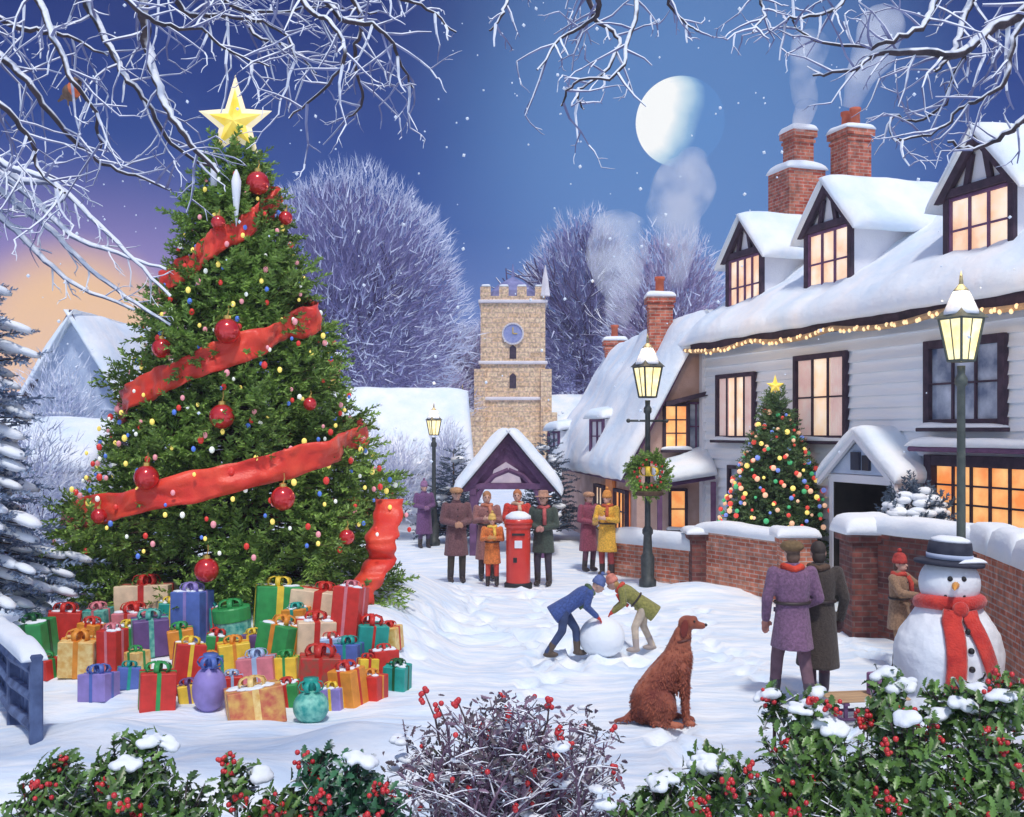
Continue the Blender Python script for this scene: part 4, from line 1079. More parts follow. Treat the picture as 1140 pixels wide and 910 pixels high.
def gift(px, py, wpx, hpx, Y, paper, rib, label, shape='box', top=True, rz=None, nb=True):
    """px,py = middle of the present in the photo, at depth Y"""
    lo_, hi_ = 8.5, 16.0
    Yt = lo_
    while Yt < hi_:
        q_ = at(px, py+hpx/2, Yt)
        if q_.z <= hgt(q_.x, q_.y)+.0: break
        Yt += .02
    Y = min(Yt, 14.6); p = at(px, py+hpx/2, Y); w_, h_ = wpx/F*Y, hpx/F*Y; p.z = hgt(p.x, p.y)-.03
    rz = random.uniform(-.5, .5) if rz is None else rz
    o = empty('present', label, 'present', tuple(p), rz, 'presents under the tall fir')
    o.rotation_euler = (random.uniform(-.10, .10), random.uniform(-.13, .13), rz)
    d_ = w_*.9 if shape != 'bag' else w_*.5
    if shape == 'round':
        MB().lathe([(w_*.46, 0), (w_*.5, .02), (w_*.5, h_-.03), (w_*.47, h_)], n=24).build('box', GC[paper], o, False)
        MB().lathe([(w_*.52, h_*.70), (w_*.525, h_*.71), (w_*.525, h_+.005), (w_*.50, h_+.02)], n=24).build('lid', GC[rib], o, False)
    elif shape == 'ball':
        MB().ell((0,0,h_/2), (w_/2, w_/2, h_/2), nu=18, nv=12).build('wrapping', GC[paper], o, True)
        MB().lathe([(w_*.06, h_-.03), (w_*.16, h_+.05), (w_*.22, h_+.12)], n=10).build('ruffle', GC[rib], o, True)
    elif shape == 'bag':
        MB().add([(-w_*.42,-d_*.4,0),(w_*.42,-d_*.4,0),(w_*.42,d_*.4,0),(-w_*.42,d_*.4,0),(-w_/2,-d_/2,h_),(w_/2,-d_/2,h_),(w_/2,d_/2,h_),(-w_/2,d_/2,h_)], [(3,2,1,0),(0,1,5,4),(1,2,6,5),(2,3,7,6),(3,0,4,7)]).build('bag', GC[paper], o, recalc=False)
        q = MB(); q.tube([(-w_*.2,-d_*.5,h_), (-w_*.15,-d_*.5,h_+.09), (w_*.15,-d_*.5,h_+.09), (w_*.2,-d_*.5,h_)], .008, 5); q.build('handle', GC[rib], o)
        q = MB()
        for k in range(5): q.ell((w_*(k-2)*.18, 0, h_), (w_*.16, d_*.35, .05), nu=7, nv=5)
        q.build('tissue', GC[rib], o)
    else:
        MB().box((0,0,h_/2), (w_, d_, h_), bev=.008).build('box', GC[paper], o)
        q = MB(); t = max(.03, w_*random.uniform(.08, .15))
        q.box((0,0,h_/2), (t, d_+.008, h_+.008)); q.box((0,0,h_/2), (w_+.010, t, h_+.010)); q.build('ribbon', GC[rib], o)
    if shape == 'box' and random.random() < .5:
        q = MB()
        for i in range(9): q.ell((random.uniform(-.36,.36)*w_, random.uniform(-.36,.36)*d_, h_+.004), (w_*random.uniform(.09,.2), d_*random.uniform(.09,.2), .018), nu=9, nv=6)
        kind(q.build('snow_dusting', SNOW, o, True, recalc=False), 'stuff')
    if nb and shape != 'bag': bow(o, h_, max(.06, min(w_, .45)*random.uniform(.28, .40)), GC[rib])
    return o
GIFTS = [
 (40, 712, 40, 46, 12.6, 'green', 'dkgreen', 'green box with dark green ribbon, leftmost of the presents', 'box'),
 (70, 694, 34, 30, 12.9, 'red', 'red', 'plain red box with red bow behind the gold box at the left end'),
 (88, 728, 38, 40, 12.3, 'gold', 'orange', 'gold patterned box with orange bow at the left end of the presents'),
 (126, 723, 26, 50, 12.4, 'red', 'pink', 'narrow upright red box with pink ribbon right of the gold box'),
 (111, 688, 26, 26, 13.2, 'tealdot', 'pink', 'small dotted teal box below the lowest left boughs'),
 (163, 665, 58, 34, 13.7, 'beige', 'red', 'long beige box with red ribbon at the back left under the boughs', 'box', True, .1),
 (150, 690, 36, 24, 13.3, 'pink', 'red', 'flat pink box with red ribbon in front of the long beige box'),
 (168, 706, 38, 40, 12.9, 'purple', 'tealdot', 'purple box with teal ribbon in the left of the pile'),
 (214, 684, 36, 56, 13.0, 'blue', 'lilac', 'tall blue box with lilac ribbon in the middle back of the pile'),
 (203, 712, 28, 30, 12.5, 'orange', 'green', 'small orange box with green ribbon'),
 (206, 742, 32, 54, 12.0, 'red', 'yellow', 'red box with wide yellow ribbon and yellow bow'),
 (174, 767, 38, 44, 11.7, 'red', 'green', 'red box with big green bow, frontmost on the left'),
 (110, 762, 34, 30, 12.1, 'lilac', 'blue', 'lilac box lying on the snow in front of the gold box'),
 (142, 752, 24, 24, 12.2, 'blue', 'teal', 'small blue box behind the green bowed red box'),
 (232, 764, 38, 54, 11.6, 'lilac', 'blue', 'blue lilac wrapped ball with gathered top', 'ball'),
 (262, 697, 40, 44, 12.9, 'tealdot', 'green', 'round dotted teal hat box with green lid', 'round'),
 (308, 672, 50, 44, 13.1, 'green', 'yellow', 'large green box with yellow ribbon under the middle boughs'),
 (310, 712, 42, 40, 12.5, 'green', 'orange', 'green box with orange ribbon in front of the larger green one'),
 (358, 672, 62, 36, 13.4, 'beige', 'red', 'wide beige box with red ribbon at the back right under the boughs', 'box', True, -.1),
 (350, 706, 42, 38, 12.8, 'beige', 'red', 'square beige box with red ribbon below the wide beige one'),
 (385, 688, 32, 74, 12.9, 'red', 'pink', 'tallest red box with pink ribbon at the right of the pile'),
 (262, 728, 34, 30, 12.2, 'yellow', 'orange', 'yellow box with orange ribbon in the middle of the pile'),
 (288, 746, 40, 34, 12.0, 'pink', 'lightblue', 'pink box with light blue bow above the big patterned box'),
 (286, 782, 60, 40, 11.3, 'multi', 'gold', 'big patterned gold and red box with gold ribbon, frontmost in the middle', 'box', True, .35),
 (354, 748, 44, 40, 12.0, 'reddot', 'red', 'dotted dark red box with red bow in the right of the pile'),
 (346, 784, 40, 38, 11.5, 'tealdot', 'teal', 'dotted turquoise wrapped ball with gathered top', 'ball'),
 (390, 762, 32, 42, 11.8, 'orange', 'red', 'orange box with red ribbon at the front right'),
 (388, 728, 30, 28, 12.4, 'blue', 'teal', 'blue box standing on the right of the dotted red box'),
 (410, 708, 34, 32, 12.8, 'teal', 'red', 'teal box with red ribbon and bow near the right boughs'),
 (428, 733, 28, 24, 12.6, 'red', 'red', 'small red box with red bow in the right end of the pile'),
 (413, 764, 30, 30, 12.1, 'red', 'orange', 'bright red box with orange ribbon at the front right end'),
 (442, 752, 26, 30, 12.2, 'teal', 'dkgreen', 'teal box with dark ribbon, rightmost of the presents'),
 (320, 744, 28, 30, 12.2, 'yellow', 'green', 'small yellow box with green ribbon between pink and dotted red boxes'),
 (52, 742, 26, 22, 12.3, 'red', 'green', 'small red box with green ribbon in front of the leftmost green box'),
 (100, 704, 24, 26, 12.9, 'orange', 'red', 'small orange box with red ribbon behind the gold box'),
 (140, 706, 24, 24, 12.9, 'green', 'yellow', 'small green box with yellow ribbon left of the purple box'),
 (188, 682, 26, 26, 13.2, 'teal', 'yellow', 'teal box with yellow ribbon behind the purple box'),
 (236, 690, 24, 30, 13.1, 'red', 'teal', 'red box with teal ribbon beside the tall blue box'),
 (284, 716, 24, 26, 12.6, 'purple', 'yellow', 'dark purple box with yellow ribbon in the middle of the pile'),
 (332, 690, 26, 30, 13.0, 'orange', 'teal', 'orange box with teal ribbon between the green and beige boxes'),
 (370, 720, 24, 26, 12.6, 'lightblue', 'red', 'pale blue box with red ribbon in the right of the pile'),
 (152, 734, 24, 24, 12.3, 'gold', 'green', 'small gold box with green ribbon in the left middle of the pile'),
 (236, 740, 22, 24, 12.2, 'teal', 'orange', 'small teal box with orange ribbon behind the blue lilac ball'),
 (258, 762, 24, 26, 11.8, 'red', 'lightblue', 'red box with pale blue ribbon beside the blue lilac ball'),
 (322, 770, 26, 26, 11.7, 'green', 'red', 'green box with red ribbon behind the big patterned box'),
 (372, 776, 24, 26, 11.6, 'lilac', 'yellow', 'lilac box with yellow ribbon near the front right'),
 (408, 742, 22, 22, 12.2, 'yellow', 'red', 'small yellow box with red ribbon in the right end of the pile'),
 (435, 708, 24, 26, 12.8, 'gold', 'red', 'gold box with red ribbon at the right under the boughs'),
 (212, 770, 24, 22, 11.6, 'yellow', 'purple', 'small yellow box with purple ribbon beside the green bowed red box'),
 (240, 716, 24, 26, 12.5, 'green', 'red', 'small green box with red ribbon in the middle of the pile'),
]
# settle every present on the snow (or on the pile behind which it stands): raised snow under the pile comes from the terrain
for g_ in GIFTS:
    o = gift(*g_)
# heap of snow that carries the pile
hp = []; 
def pile(x, y): return hgt(x, y)

# ================================================================== small fir by the wall
sx_, sy_ = gx(864, 19.95), 19.95
stt = empty('potted_fir', 'small decorated fir with coloured lights standing behind the garden wall', 'christmas tree', (sx_, sy_, 0))
SH = at(0, 440, sy_).z
fir(stt, SH, .92, NEEDLE2, 11, 300, .70, droop=.2, sprig=.66, per=8, clump=.14, tuft=7, tr=.16)
MB().lathe([(.24, -.1), (.30, .45), (.33, .47), (.33, .53), (.2, .53)], n=16).build('pot', POTC, stt)
s2 = empty('tree_star', 'small yellow star on the fir behind the garden wall', 'star', tuple(at(863, 430, sy_)))
star_mesh(.17, .075, .05, 0).build('star_face', STAR, s2)
MB().tube([(0,0,-.25), (0,0,-.06)], .012, 5).build('socket', GOLD, s2)
def small_lights(label, c1, n, seed, em):
    r = random.Random(seed); mt = mat('string_bulb', c1, rough=.3, emit=em)
    o = empty('light_string', label, 'string lights', (sx_, sy_, 0), 0, 'strings of lights on the small fir')
    me = MB().ell((0,0,0), .038, nu=7, nv=5).mesh('bulb'); me.materials.append(mt)
    for i in range(n):
        t = ((i+.5)/n)**.6; z = SH*.95-(SH*.95-1.15)*t; az = -PI/2+((i*2.4+seed) % (2*PI)-PI)*.7; R = .92*(.09+.95*t**.85)*r.uniform(1.03, 1.14)+.04
        b_ = bpy.data.objects.new('bulb', me); COL.objects.link(b_); b_.parent = o; b_.location = (math.cos(az)*R, math.sin(az)*R, z); b_.scale = [r.uniform(.7, 1.4)]*3
small_lights('red lights on the small fir behind the wall', (.75,.08,.06), 60, 1, .5)
small_lights('peach lights on the small fir behind the wall', (.95,.55,.35), 50, 2, .5)
small_lights('green lights on the small fir behind the wall', (.08,.5,.2), 30, 3, .3)
small_lights('blue lights on the small fir behind the wall', (.2,.3,.8), 30, 4, .4)
small_lights('yellow lights on the small fir behind the wall', (1,.8,.2), 30, 5, .6)

# ================================================================== bare trees
def bare_tree(name, label, x, y, z0, H, Rx, seed, ntw, mt_t, mt_e, split=.28, lobes=None, edge=.35, tw=.03, tl=.55, trunk_r=.3, group='bare trees behind the church', levels=4):
    r = random.Random(seed); g = np.random.default_rng(seed)
    o = empty(name, label, 'tree', (x, y, z0), 0, group)
    m = MB(); zc = H*.52; Rz = H*.48
    m.tube([(0,0,-.5), (.05*H*.1,0,H*.15), (0,0,H*split)], [trunk_r*1.3, trunk_r, trunk_r*.85], 8)
    ends = []
    def grow(p, d, L_, rad, lv):
        q = p+d*L_*.5+Vector((r.uniform(-.1,.1), r.uniform(-.1,.1), r.uniform(0,.1)))*L_*.4
        e = p+d*L_+Vector((r.uniform(-.1,.1), r.uniform(-.1,.1), .05))*L_
        m.tube([p, q, e], [rad, rad*.8, rad*.6], 5 if lv > 1 else 6, cap=False)
        ends.append((e, d))
        if lv < levels:
            for k in range(3):
                a = r.uniform(0, 2*PI); s_ = d.orthogonal().normalized(); s_.rotate(Matrix.Rotation(a, 3, d)); nd = (d+s_*r.uniform(.35, .75)+Vector((0,0,.12))).normalized()
                grow(e if k else q, nd, L_*r.uniform(.6, .8), rad*.58, lv+1)
    for k in range(6):
        a = 2*PI*k/6+r.uniform(-.3,.3); grow(Vector((0,0,H*split*r.uniform(.75,1))), Vector((math.cos(a)*.6, math.sin(a)*.6, 1)).normalized(), H*.2, trunk_r*.5, 1)
    m.build('trunk', PURPLEBARK, o, recalc=False)
    # twigs through the dome
    n = ntw; u = g.normal(size=(n, 3)); u /= np.linalg.norm(u, axis=1, keepdims=True); rr = g.uniform(0, 1, n)**.4
    lump = np.array([noise.noise(Vector(tuple(k*2.2))+Vector((seed, 0, 0))) for k in u])
    rr = rr*(1+.16*lump)
    p = u*rr[:, None]; keep = p[:, 2] > -.62; p = p[keep]; rr = rr[keep]; u = u[keep]
    P_ = np.stack([p[:, 0]*Rx, p[:, 1]*Rx, zc+p[:, 2]*Rz], 1)
    D_ = np.stack([u[:, 0]*.9, u[:, 1]*.9, u[:, 2]*.7+.55], 1)+g.normal(size=u.shape)*.38
    T = np.array([(0,-.5,0), (.45,-.42,.05), (1,0,.1), (.45,.42,.05), (0,.5,0), (.3,.1,0)])
    T = np.array([(0,-tw,0), (tl,-.0,.03), (0,tw,0), (tl*.35,0,.01), (tl*.85,tl*.42,.05), (tl*.42,tw,.01), (tl*.5,0,.01), (tl*.95,-tl*.34,.0), (tl*.57,-tw,.0)])
    TFc = np.array([(0,1,2), (3,4,5), (6,7,8)])
    Sc = g.uniform(.6, 1.4, len(P_)); out = rr > 1-edge*.35
    rl = g.uniform(0, 6.28, len(P_))
    v, f = scatter(T, TFc, P_[~out], D_[~out], Sc[~out], rl[~out]); mesh_np('crown', v, f, mt_t, o)
    up = out
    v, f = scatter(T, TFc, P_[up], D_[up], Sc[up]*.8, rl[up]); mesh_np('frosted_twigs', v, f, mt_e, o)
    return o
bare_tree('domed_tree', 'large dome shaped bare tree thick with frost behind the tall fir', gx(385, 58), 58, 1.2, 15.6, 6.6, 5, 26000, PURPLETWIG, FROSTTWIG, trunk_r=.35, tl=.75, tw=.035)
bare_tree('bare_tree', 'frosted lilac bare tree between the domed tree and the church tower', gx(500, 78), 78, 1.5, 9.2, 5.0, 6, 9000, PINKTWIG, FROSTTWIG, trunk_r=.3, tl=.8, tw=.045)
bare_tree('bare_tree', 'dark purple bare tree with thick trunk right of the church tower', gx(650, 84), 84, 1.5, 18.5, 4.9, 8, 11000, PURPLETWIG, FROSTTWIG, trunk_r=.75, split=.4, tl=1.0, tw=.05)
bare_tree('bare_tree', 'bare purple tree behind the cottage chimneys', gx(745, 70), 70, 1.5, 14.5, 4.2, 9, 9000, PINKTWIG, FROSTTWIG, trunk_r=.4, tl=.9, tw=.045)
bare_tree('bare_tree', 'low frosted lilac tree left of the church tower', gx(440, 70), 70, 1.2, 7.2, 5.5, 12, 8000, PINKTWIG, FROSTTWIG, trunk_r=.3, tl=.7, tw=.04)
bare_tree('bare_tree', 'round bare tree rising just behind the church tower', gx(566, 95), 95, 1.5, 12.0, 4.6, 14, 7000, PURPLETWIG, FROSTTWIG, trunk_r=.3, tl=.9, tw=.05)

G5 = 'frosted shrubs at the edges of the lane'
for lb_, px, Y, H, R, sd in (('tall frosted shrub before the white walled cottage, nearest the tall fir', 398, 29.5, 3.5, 1.0, 31), ('frosted shrub before the white walled cottage, left of the thin lamp post', 440, 29.0, 2.9, .95, 32), ('small frosted shrub between the thin lamp post and the lychgate', 497, 30, 3.3, .6, 33),
        ('frosted thicket in front of the snow covered shed at the far left', 22, 18.2, 3.3, 1.15, 34), ('round frosted shrub between the shed and the tall fir', 92, 19.0, 2.2, .75, 35), ('frosted young tree before the gable of the bluish cottage', 62, 23.5, 4.6, 1.0, 36)):
    bare_tree('frosted_shrub', lb_, gx(px, Y), Y, hgt(gx(px, Y), Y)-.1, H, R, sd, 2600, FROSTTWIG, FROST, trunk_r=.06, split=.15, tl=.26, tw=.016, group=G5, levels=3, edge=.9)
# yews at both sides of the lychgate
def yew(label, px, Y, H, R, seed):
    o = empty('yew_bush', label, 'bush', (gx(px, Y), Y, hgt(gx(px, Y), Y)), 0, 'yews beside the lychgate')
    fir(o, H, R, YEW, seed, 110, .2, droop=.0, sprig=.9, per=7, clump=.3)
    q = MB(); r = random.Random(seed)
    for k in range(14):
        t = r.uniform(.15, .95); a = r.uniform(0, 6.28); q.ell((math.cos(a)*R*t*.85, math.sin(a)*R*t*.85, H*(1-t)+.12), (.2, .2, .08), nu=9, nv=6)
    kind(q.build('snow', SNOW, o, True), 'stuff')
yew('bluish yew bush left of the lychgate gable', 505, 28, 2.5, .75, 2); yew('dark yew bush right of the lychgate gable', 609, 29, 2.9, .8, 4)

# snow laden fir at the left edge
lf = empty('snow_laden_fir', 'snow laden blue green fir with drooping boughs at the left edge', 'tree', (gx(-72, 13.0), 13.0, hgt(gx(-72, 13.0), 13.0)))
def sprof(t): return .12+1.2*t**.8
tips = fir(lf, 6.1, 1.25, NEEDLEBLUE, 21, 260, .9, droop=.42, sprig=.85, per=8, clump=.3, profile=sprof)
q = MB(); r = random.Random(3)
for i, t in enumerate(tips):
    if i % 1: continue
    for u in (.55, .78, .98):
        if r.random() < .78:
            base_ = Vector((0, 0, t.z)); p = Vector((t.x*u, t.y*u, t.z+.06+(1-u)*.35)); az = math.atan2(t.y, t.x)
            M = Matrix.Rotation(az, 3, 'Z') @ Matrix.Rotation(.35, 3, 'Y'); s_ = r.uniform(.7, 1.3)
            q.ell(p, (.20*s_, .10*s_, .055*s_), M, 8, 5)
kind(q.build('snow', SNOW, lf, True, recalc=False), 'stuff')

# ================================================================== overhanging frosted boughs
def bough(m, tw_, pts, r0, r1, seed, side=14, sl=.55, lv=2, droop=.35, spread=.9):
    """main limb along pts, forking side twigs"""
    r = random.Random(seed); pts = [Vector(p) for p in pts]
    # smooth (Catmull-Rom)
    P_ = []
    for i in range(len(pts)-1):
        a, b, c_, d = pts[max(0, i-1)], pts[i], pts[i+1], pts[min(len(pts)-1, i+2)]
        for k in range(5):
            t = k/5; P_.append(.5*((2*b)+(c_-a)*t+(2*a-5*b+4*c_-d)*t*t+(3*b-a-3*c_+d)*t**3)+Vector((r.uniform(-1,1), r.uniform(-1,1), r.uniform(-1,1)))*.012)
    P_.append(pts[-1]); n = len(P_)
    R_ = [r0+(r1-r0)*(i/(n-1))**.8 for i in range(n)]
    m.tube(P_, R_, 7)
    def twig(p, d, L_, rad, lv):
        q = [p]; k = max(3, int(L_/.09)); dd = d.copy()
        for i in range(k):
            dd = (dd+Vector((r.uniform(-.28,.28), r.uniform(-.28,.28), r.uniform(-.24,.20)-droop*.10))).normalized(); q.append(q[-1]+dd*L_/k)
            if lv > 0 and i > 0 and r.random() < .62:
                s_ = dd.orthogonal().normalized(); s_.rotate(Matrix.Rotation(r.uniform(0, 6.28), 3, dd)); twig(q[-1], (dd*.7+s_*spread).normalized(), L_*r.uniform(.3, .6), rad*.62, lv-1)
        tw_.tube(q, [rad*(1-.55*i/k) for i in range(k+1)], 4, cap=False)
    for i in range(side):
        t = (i+r.random())/side; j = min(n-2, int(t*(n-1))); p = P_[j]; d = (P_[j+1]-P_[j]).normalized()
        s_ = d.orthogonal().normalized(); s_.rotate(Matrix.Rotation(r.uniform(0, 6.28), 3, d)); s_.y *= .6
        twig(p, (d*.6+s_*spread).normalized(), sl*r.uniform(.45, 1.2), max(.0095, R_[j]*.45), lv)
def bp(pts, Y):
    return [at(x, y, Y+(.0 if len(p) == 2 else p[2])) for p in pts for (x, y) in [p[:2]]]
Y1 = 6.4
# left tree: trunk out of frame on the left
t1 = empty('frosted_tree', 'old tree whose frosted boughs hang in from the top left', 'tree', (-5.6, 7.2, -.1), 0, 'frosted trees overhanging the lane')
inv = Matrix.Translation(-Vector((-5.6, 7.2, -.1)))
m = MB(); tw_ = MB()
m.tube([(-5.6,7.2,-.3), (-5.5,7.1,1.5), (-5.3,7.0,3.2), (-4.9,6.8,4.7), (-4.2,6.6,5.7), (-3.0,6.4,6.2), (-1.5,6.3,6.4), (.3,6.4,6.35), (1.4,6.5,6.1)], [.30,.24,.21,.17,.14,.11,.085,.055,.03], 10)
SP = [  # photo polylines, start radius, end radius, side twigs, twig length
 ([(150,-60),(158,0),(163,45),(172,85),(186,120),(205,150),(243,192)], .042, .014, 9, .45),
 ([(80,-50),(98,5),(118,45),(140,85),(165,115),(190,160),(240,190)], .030, .010, 16, .5),
 ([(20,-50),(45,5),(62,50),(82,90),(105,125),(112,165)], .028, .008, 18, .5),
 ([(-60,20),(0,62),(30,92),(62,135),(100,172),(140,192),(190,212)], .030, .008, 22, .5),
 ([(-60,0),(0,22),(50,36),(80,42),(120,62)], .026, .008, 14, .45),
 ([(-60,120),(-10,110),(30,150),(45,190),(72,215)], .026, .008, 20, .5),
 ([(170,-40),(200,8),(235,18),(285,22),(320,40),(330,70)], .024, .007, 26, .5),
 ([(230,-40),(262,0),(285,38),(330,58),(352,82)], .020, .006, 20, .42),
 ([(300,-40),(345,8),(372,30),(385,65),(360,100),(322,132)], .022, .006, 16, .38),
 ([(330,-40),(380,20),(420,30),(440,55),(460,98)], .026, .006, 26, .42),
 ([(370,-40),(400,18),(395,60),(402,110),(388,132)], .02, .006, 18, .36),
 ([(430,-40),(440,-5),(475,10),(508,36)], .016, .006, 10, .30),
 ([(640,-50),(668,0),(655,25),(625,42),(598,78)], .024, .006, 16, .38),
 ([(655,-20),(662,20),(690,45),(672,80),(645,100),(650,122)], .02, .006, 16, .34),
 ([(715,-60),(708,0),(700,50),(684,84),(640,92),(625,118)], .018, .006, 14, .34),
 ([(580,-50),(566,-5),(558,20),(545,34)], .016, .006, 8, .28),
 ([(240,-40),(255,5),(300,12),(360,8),(420,14)], .018, .006, 22, .4),
 ([(120,-30),(150,10),(190,30),(225,34),(262,60),(300,74)], .02, .006, 26, .42),
]
for k, (pl, r0, r1, sd, ln) in enumerate(SP):
    Yk = Y1+.25*math.sin(k*2.1)
    pts = [at(x, y, Yk+.12*math.sin(i+k)) for i, (x, y) in enumerate(pl)]
    # the first point sits on the main limb, out of frame
    bough(m, tw_, pts, r0, r1, 40+k, int(sd*.85), ln*.78, 2)
for mb_ in (m, tw_): mb_.v = [tuple(Vector(v)-Vector((-5.6, 7.2, -.1))) for v in mb_.v]
m.build('trunk', BARK, t1, True, recalc=False); tw_.build('twigs', TWIGSNOW, t1, False, recalc=False)
# right tree
t2 = empty('frosted_tree', 'tree whose dark frosted boughs hang in from the top right', 'tree', (6.6, 7.6, -.1), 0, 'frosted trees overhanging the lane')
m = MB(); tw_ = MB()
m.tube([(6.6,7.6,-.3), (6.4,7.4,2), (5.9,7.1,4.2), (5.0,6.7,5.6), (4.0,6.6,6.1), (2.6,6.5,6.3), (1.2,6.5,6.2)], [.28,.22,.19,.15,.11,.07,.03], 10)
SPR = [
 ([(1190,-10),(1140,14),(1105,32),(1070,58),(1020,58),(975,62),(945,78),(905,84)], .050, .008, 20, .42),
 ([(1120,-40),(1082,0),(1068,40),(1055,66),(1040,78)], .034, .010, 14, .38),
 ([(1060,-50),(1040,5),(1025,30),(985,48),(960,52),(905,45),(882,22)], .026, .006, 18, .38),
 ([(1200,-20),(1135,28),(1122,85),(1095,108),(1072,118),(1045,145),(1000,155)], .020, .008, 14, .34),
 ([(1200,90),(1142,130),(1118,150),(1085,166),(1055,158)], .026, .010, 8, .30),
 ([(1075,60),(1060,90),(1048,120),(1020,135),(990,130),(998,158)], .016, .006, 12, .3),
 ([(760,-60),(745,-5),(760,25),(778,35)], .016, .005, 8, .26),
 ([(860,-60),(848,-8),(850,18),(838,36)], .016, .005, 10, .26),
 ([(960,-50),(940,0),(915,16),(880,20),(872,38)], .020, .006, 16, .34),
]
for k, (pl, r0, r1, sd, ln) in enumerate(SPR):
    Yk = Y1+.2*math.sin(k*1.7)
    pts = [at(x, y, Yk+.12*math.sin(i+k)) for i, (x, y) in enumerate(pl)]
    bough(m, tw_, pts, r0, r1, 80+k, sd, ln*.85, 2)
for mb_ in (m, tw_): mb_.v = [tuple(Vector(v)-Vector((6.6, 7.6, -.1))) for v in mb_.v]
m.build('trunk', BARK, t2, True, recalc=False); tw_.build('twigs', TWIGSNOW, t2, False, recalc=False)
# arching frosted willow further back on the left
t3 = empty('frosted_willow', 'pale frosted tree with long arching boughs left of the tall fir', 'tree', (-7.6, 14.5, 0))
m = MB(); tw_ = MB()
m.tube([(-7.6,14.5,-.4), (-7.7,14.5,2), (-7.5,14.5,4), (-7.2,14.5,5.4)], [.22,.18,.14,.10], 8)
for k, pl in enumerate([[(-30,200),(20,228),(50,250),(90,290),(140,330),(190,362)], [(-30,190),(30,215),(80,262),(130,282),(185,300)], [(-30,180),(15,188),(55,200),(70,220),(50,232)], [(-30,230),(10,250),(50,290),(90,320),(150,345)], [(-30,170),(20,200),(60,205),(100,240),(150,290),(190,330)]]):
    pts = [Vector((-7.2,14.5,5.0-.2*k))]+[at(x, y, 14.2-.2*(k%3)) for x, y in pl]
    bough(m, tw_, pts, .075, .02, 120+k, 12, .42, 2, .5, .7)
for mb_ in (m, tw_): mb_.v = [tuple(Vector(v)-Vector((-7.6, 14.5, 0))) for v in mb_.v]
m.build('trunk', mat('frosted_bark', (.12,.14,.25), (.25,.28,.42), scale=5, rough=.9, snow=-.35), t3, True, recalc=False); tw_.build('twigs', mat('frosted_bough', (.25,.28,.46), (.5,.55,.75), scale=5, rough=.9, snow=-.5), t3, False, recalc=False)

# robin on a twig
rp = at(79, 103, 6.3)
ro_ = empty('robin', 'small robin with red breast perched on a bough at the top left', 'bird', tuple(rp), -.6)
q = MB(); q.ell((0,0,0), (.062,.045,.052)); q.ell((.045,0,.045), (.037,.035,.035)); q.ell((-.06,0,-.012), (.04,.02,.014)); q.cap((-.05,0,-.01), (-.125,0,-.03), .014, .008); q.cap((0,.02,-.03), (.005,.02,-.085), .006); q.cap((0,-.02,-.03), (.005,-.02,-.085), .006)
me = remesh(q, .006, 3); link(me, 'body', mat('robin_brown', (.12,.07,.05), (.2,.13,.09), scale=30, rough=.9), ro_, True)
q = MB(); q.ell((.032,0,.012), (.046,.040,.050)); q.build('breast', mat('robin_red', (.65,.10,.03), (.7,.2,.08), scale=30, rough=.9), ro_, True)
q = MB(); q.lathe([(.010, 0), (.001, .03)], (.078,0,.05), 6, M=Matrix.Rotation(PI/2, 3, 'Y')); q.build('beak', BLACK, ro_)
for s_ in (-1, 1): MB().ell((.062, s_*.026, .055), .006, nu=8, nv=6).build('eye', EYE, ro_)

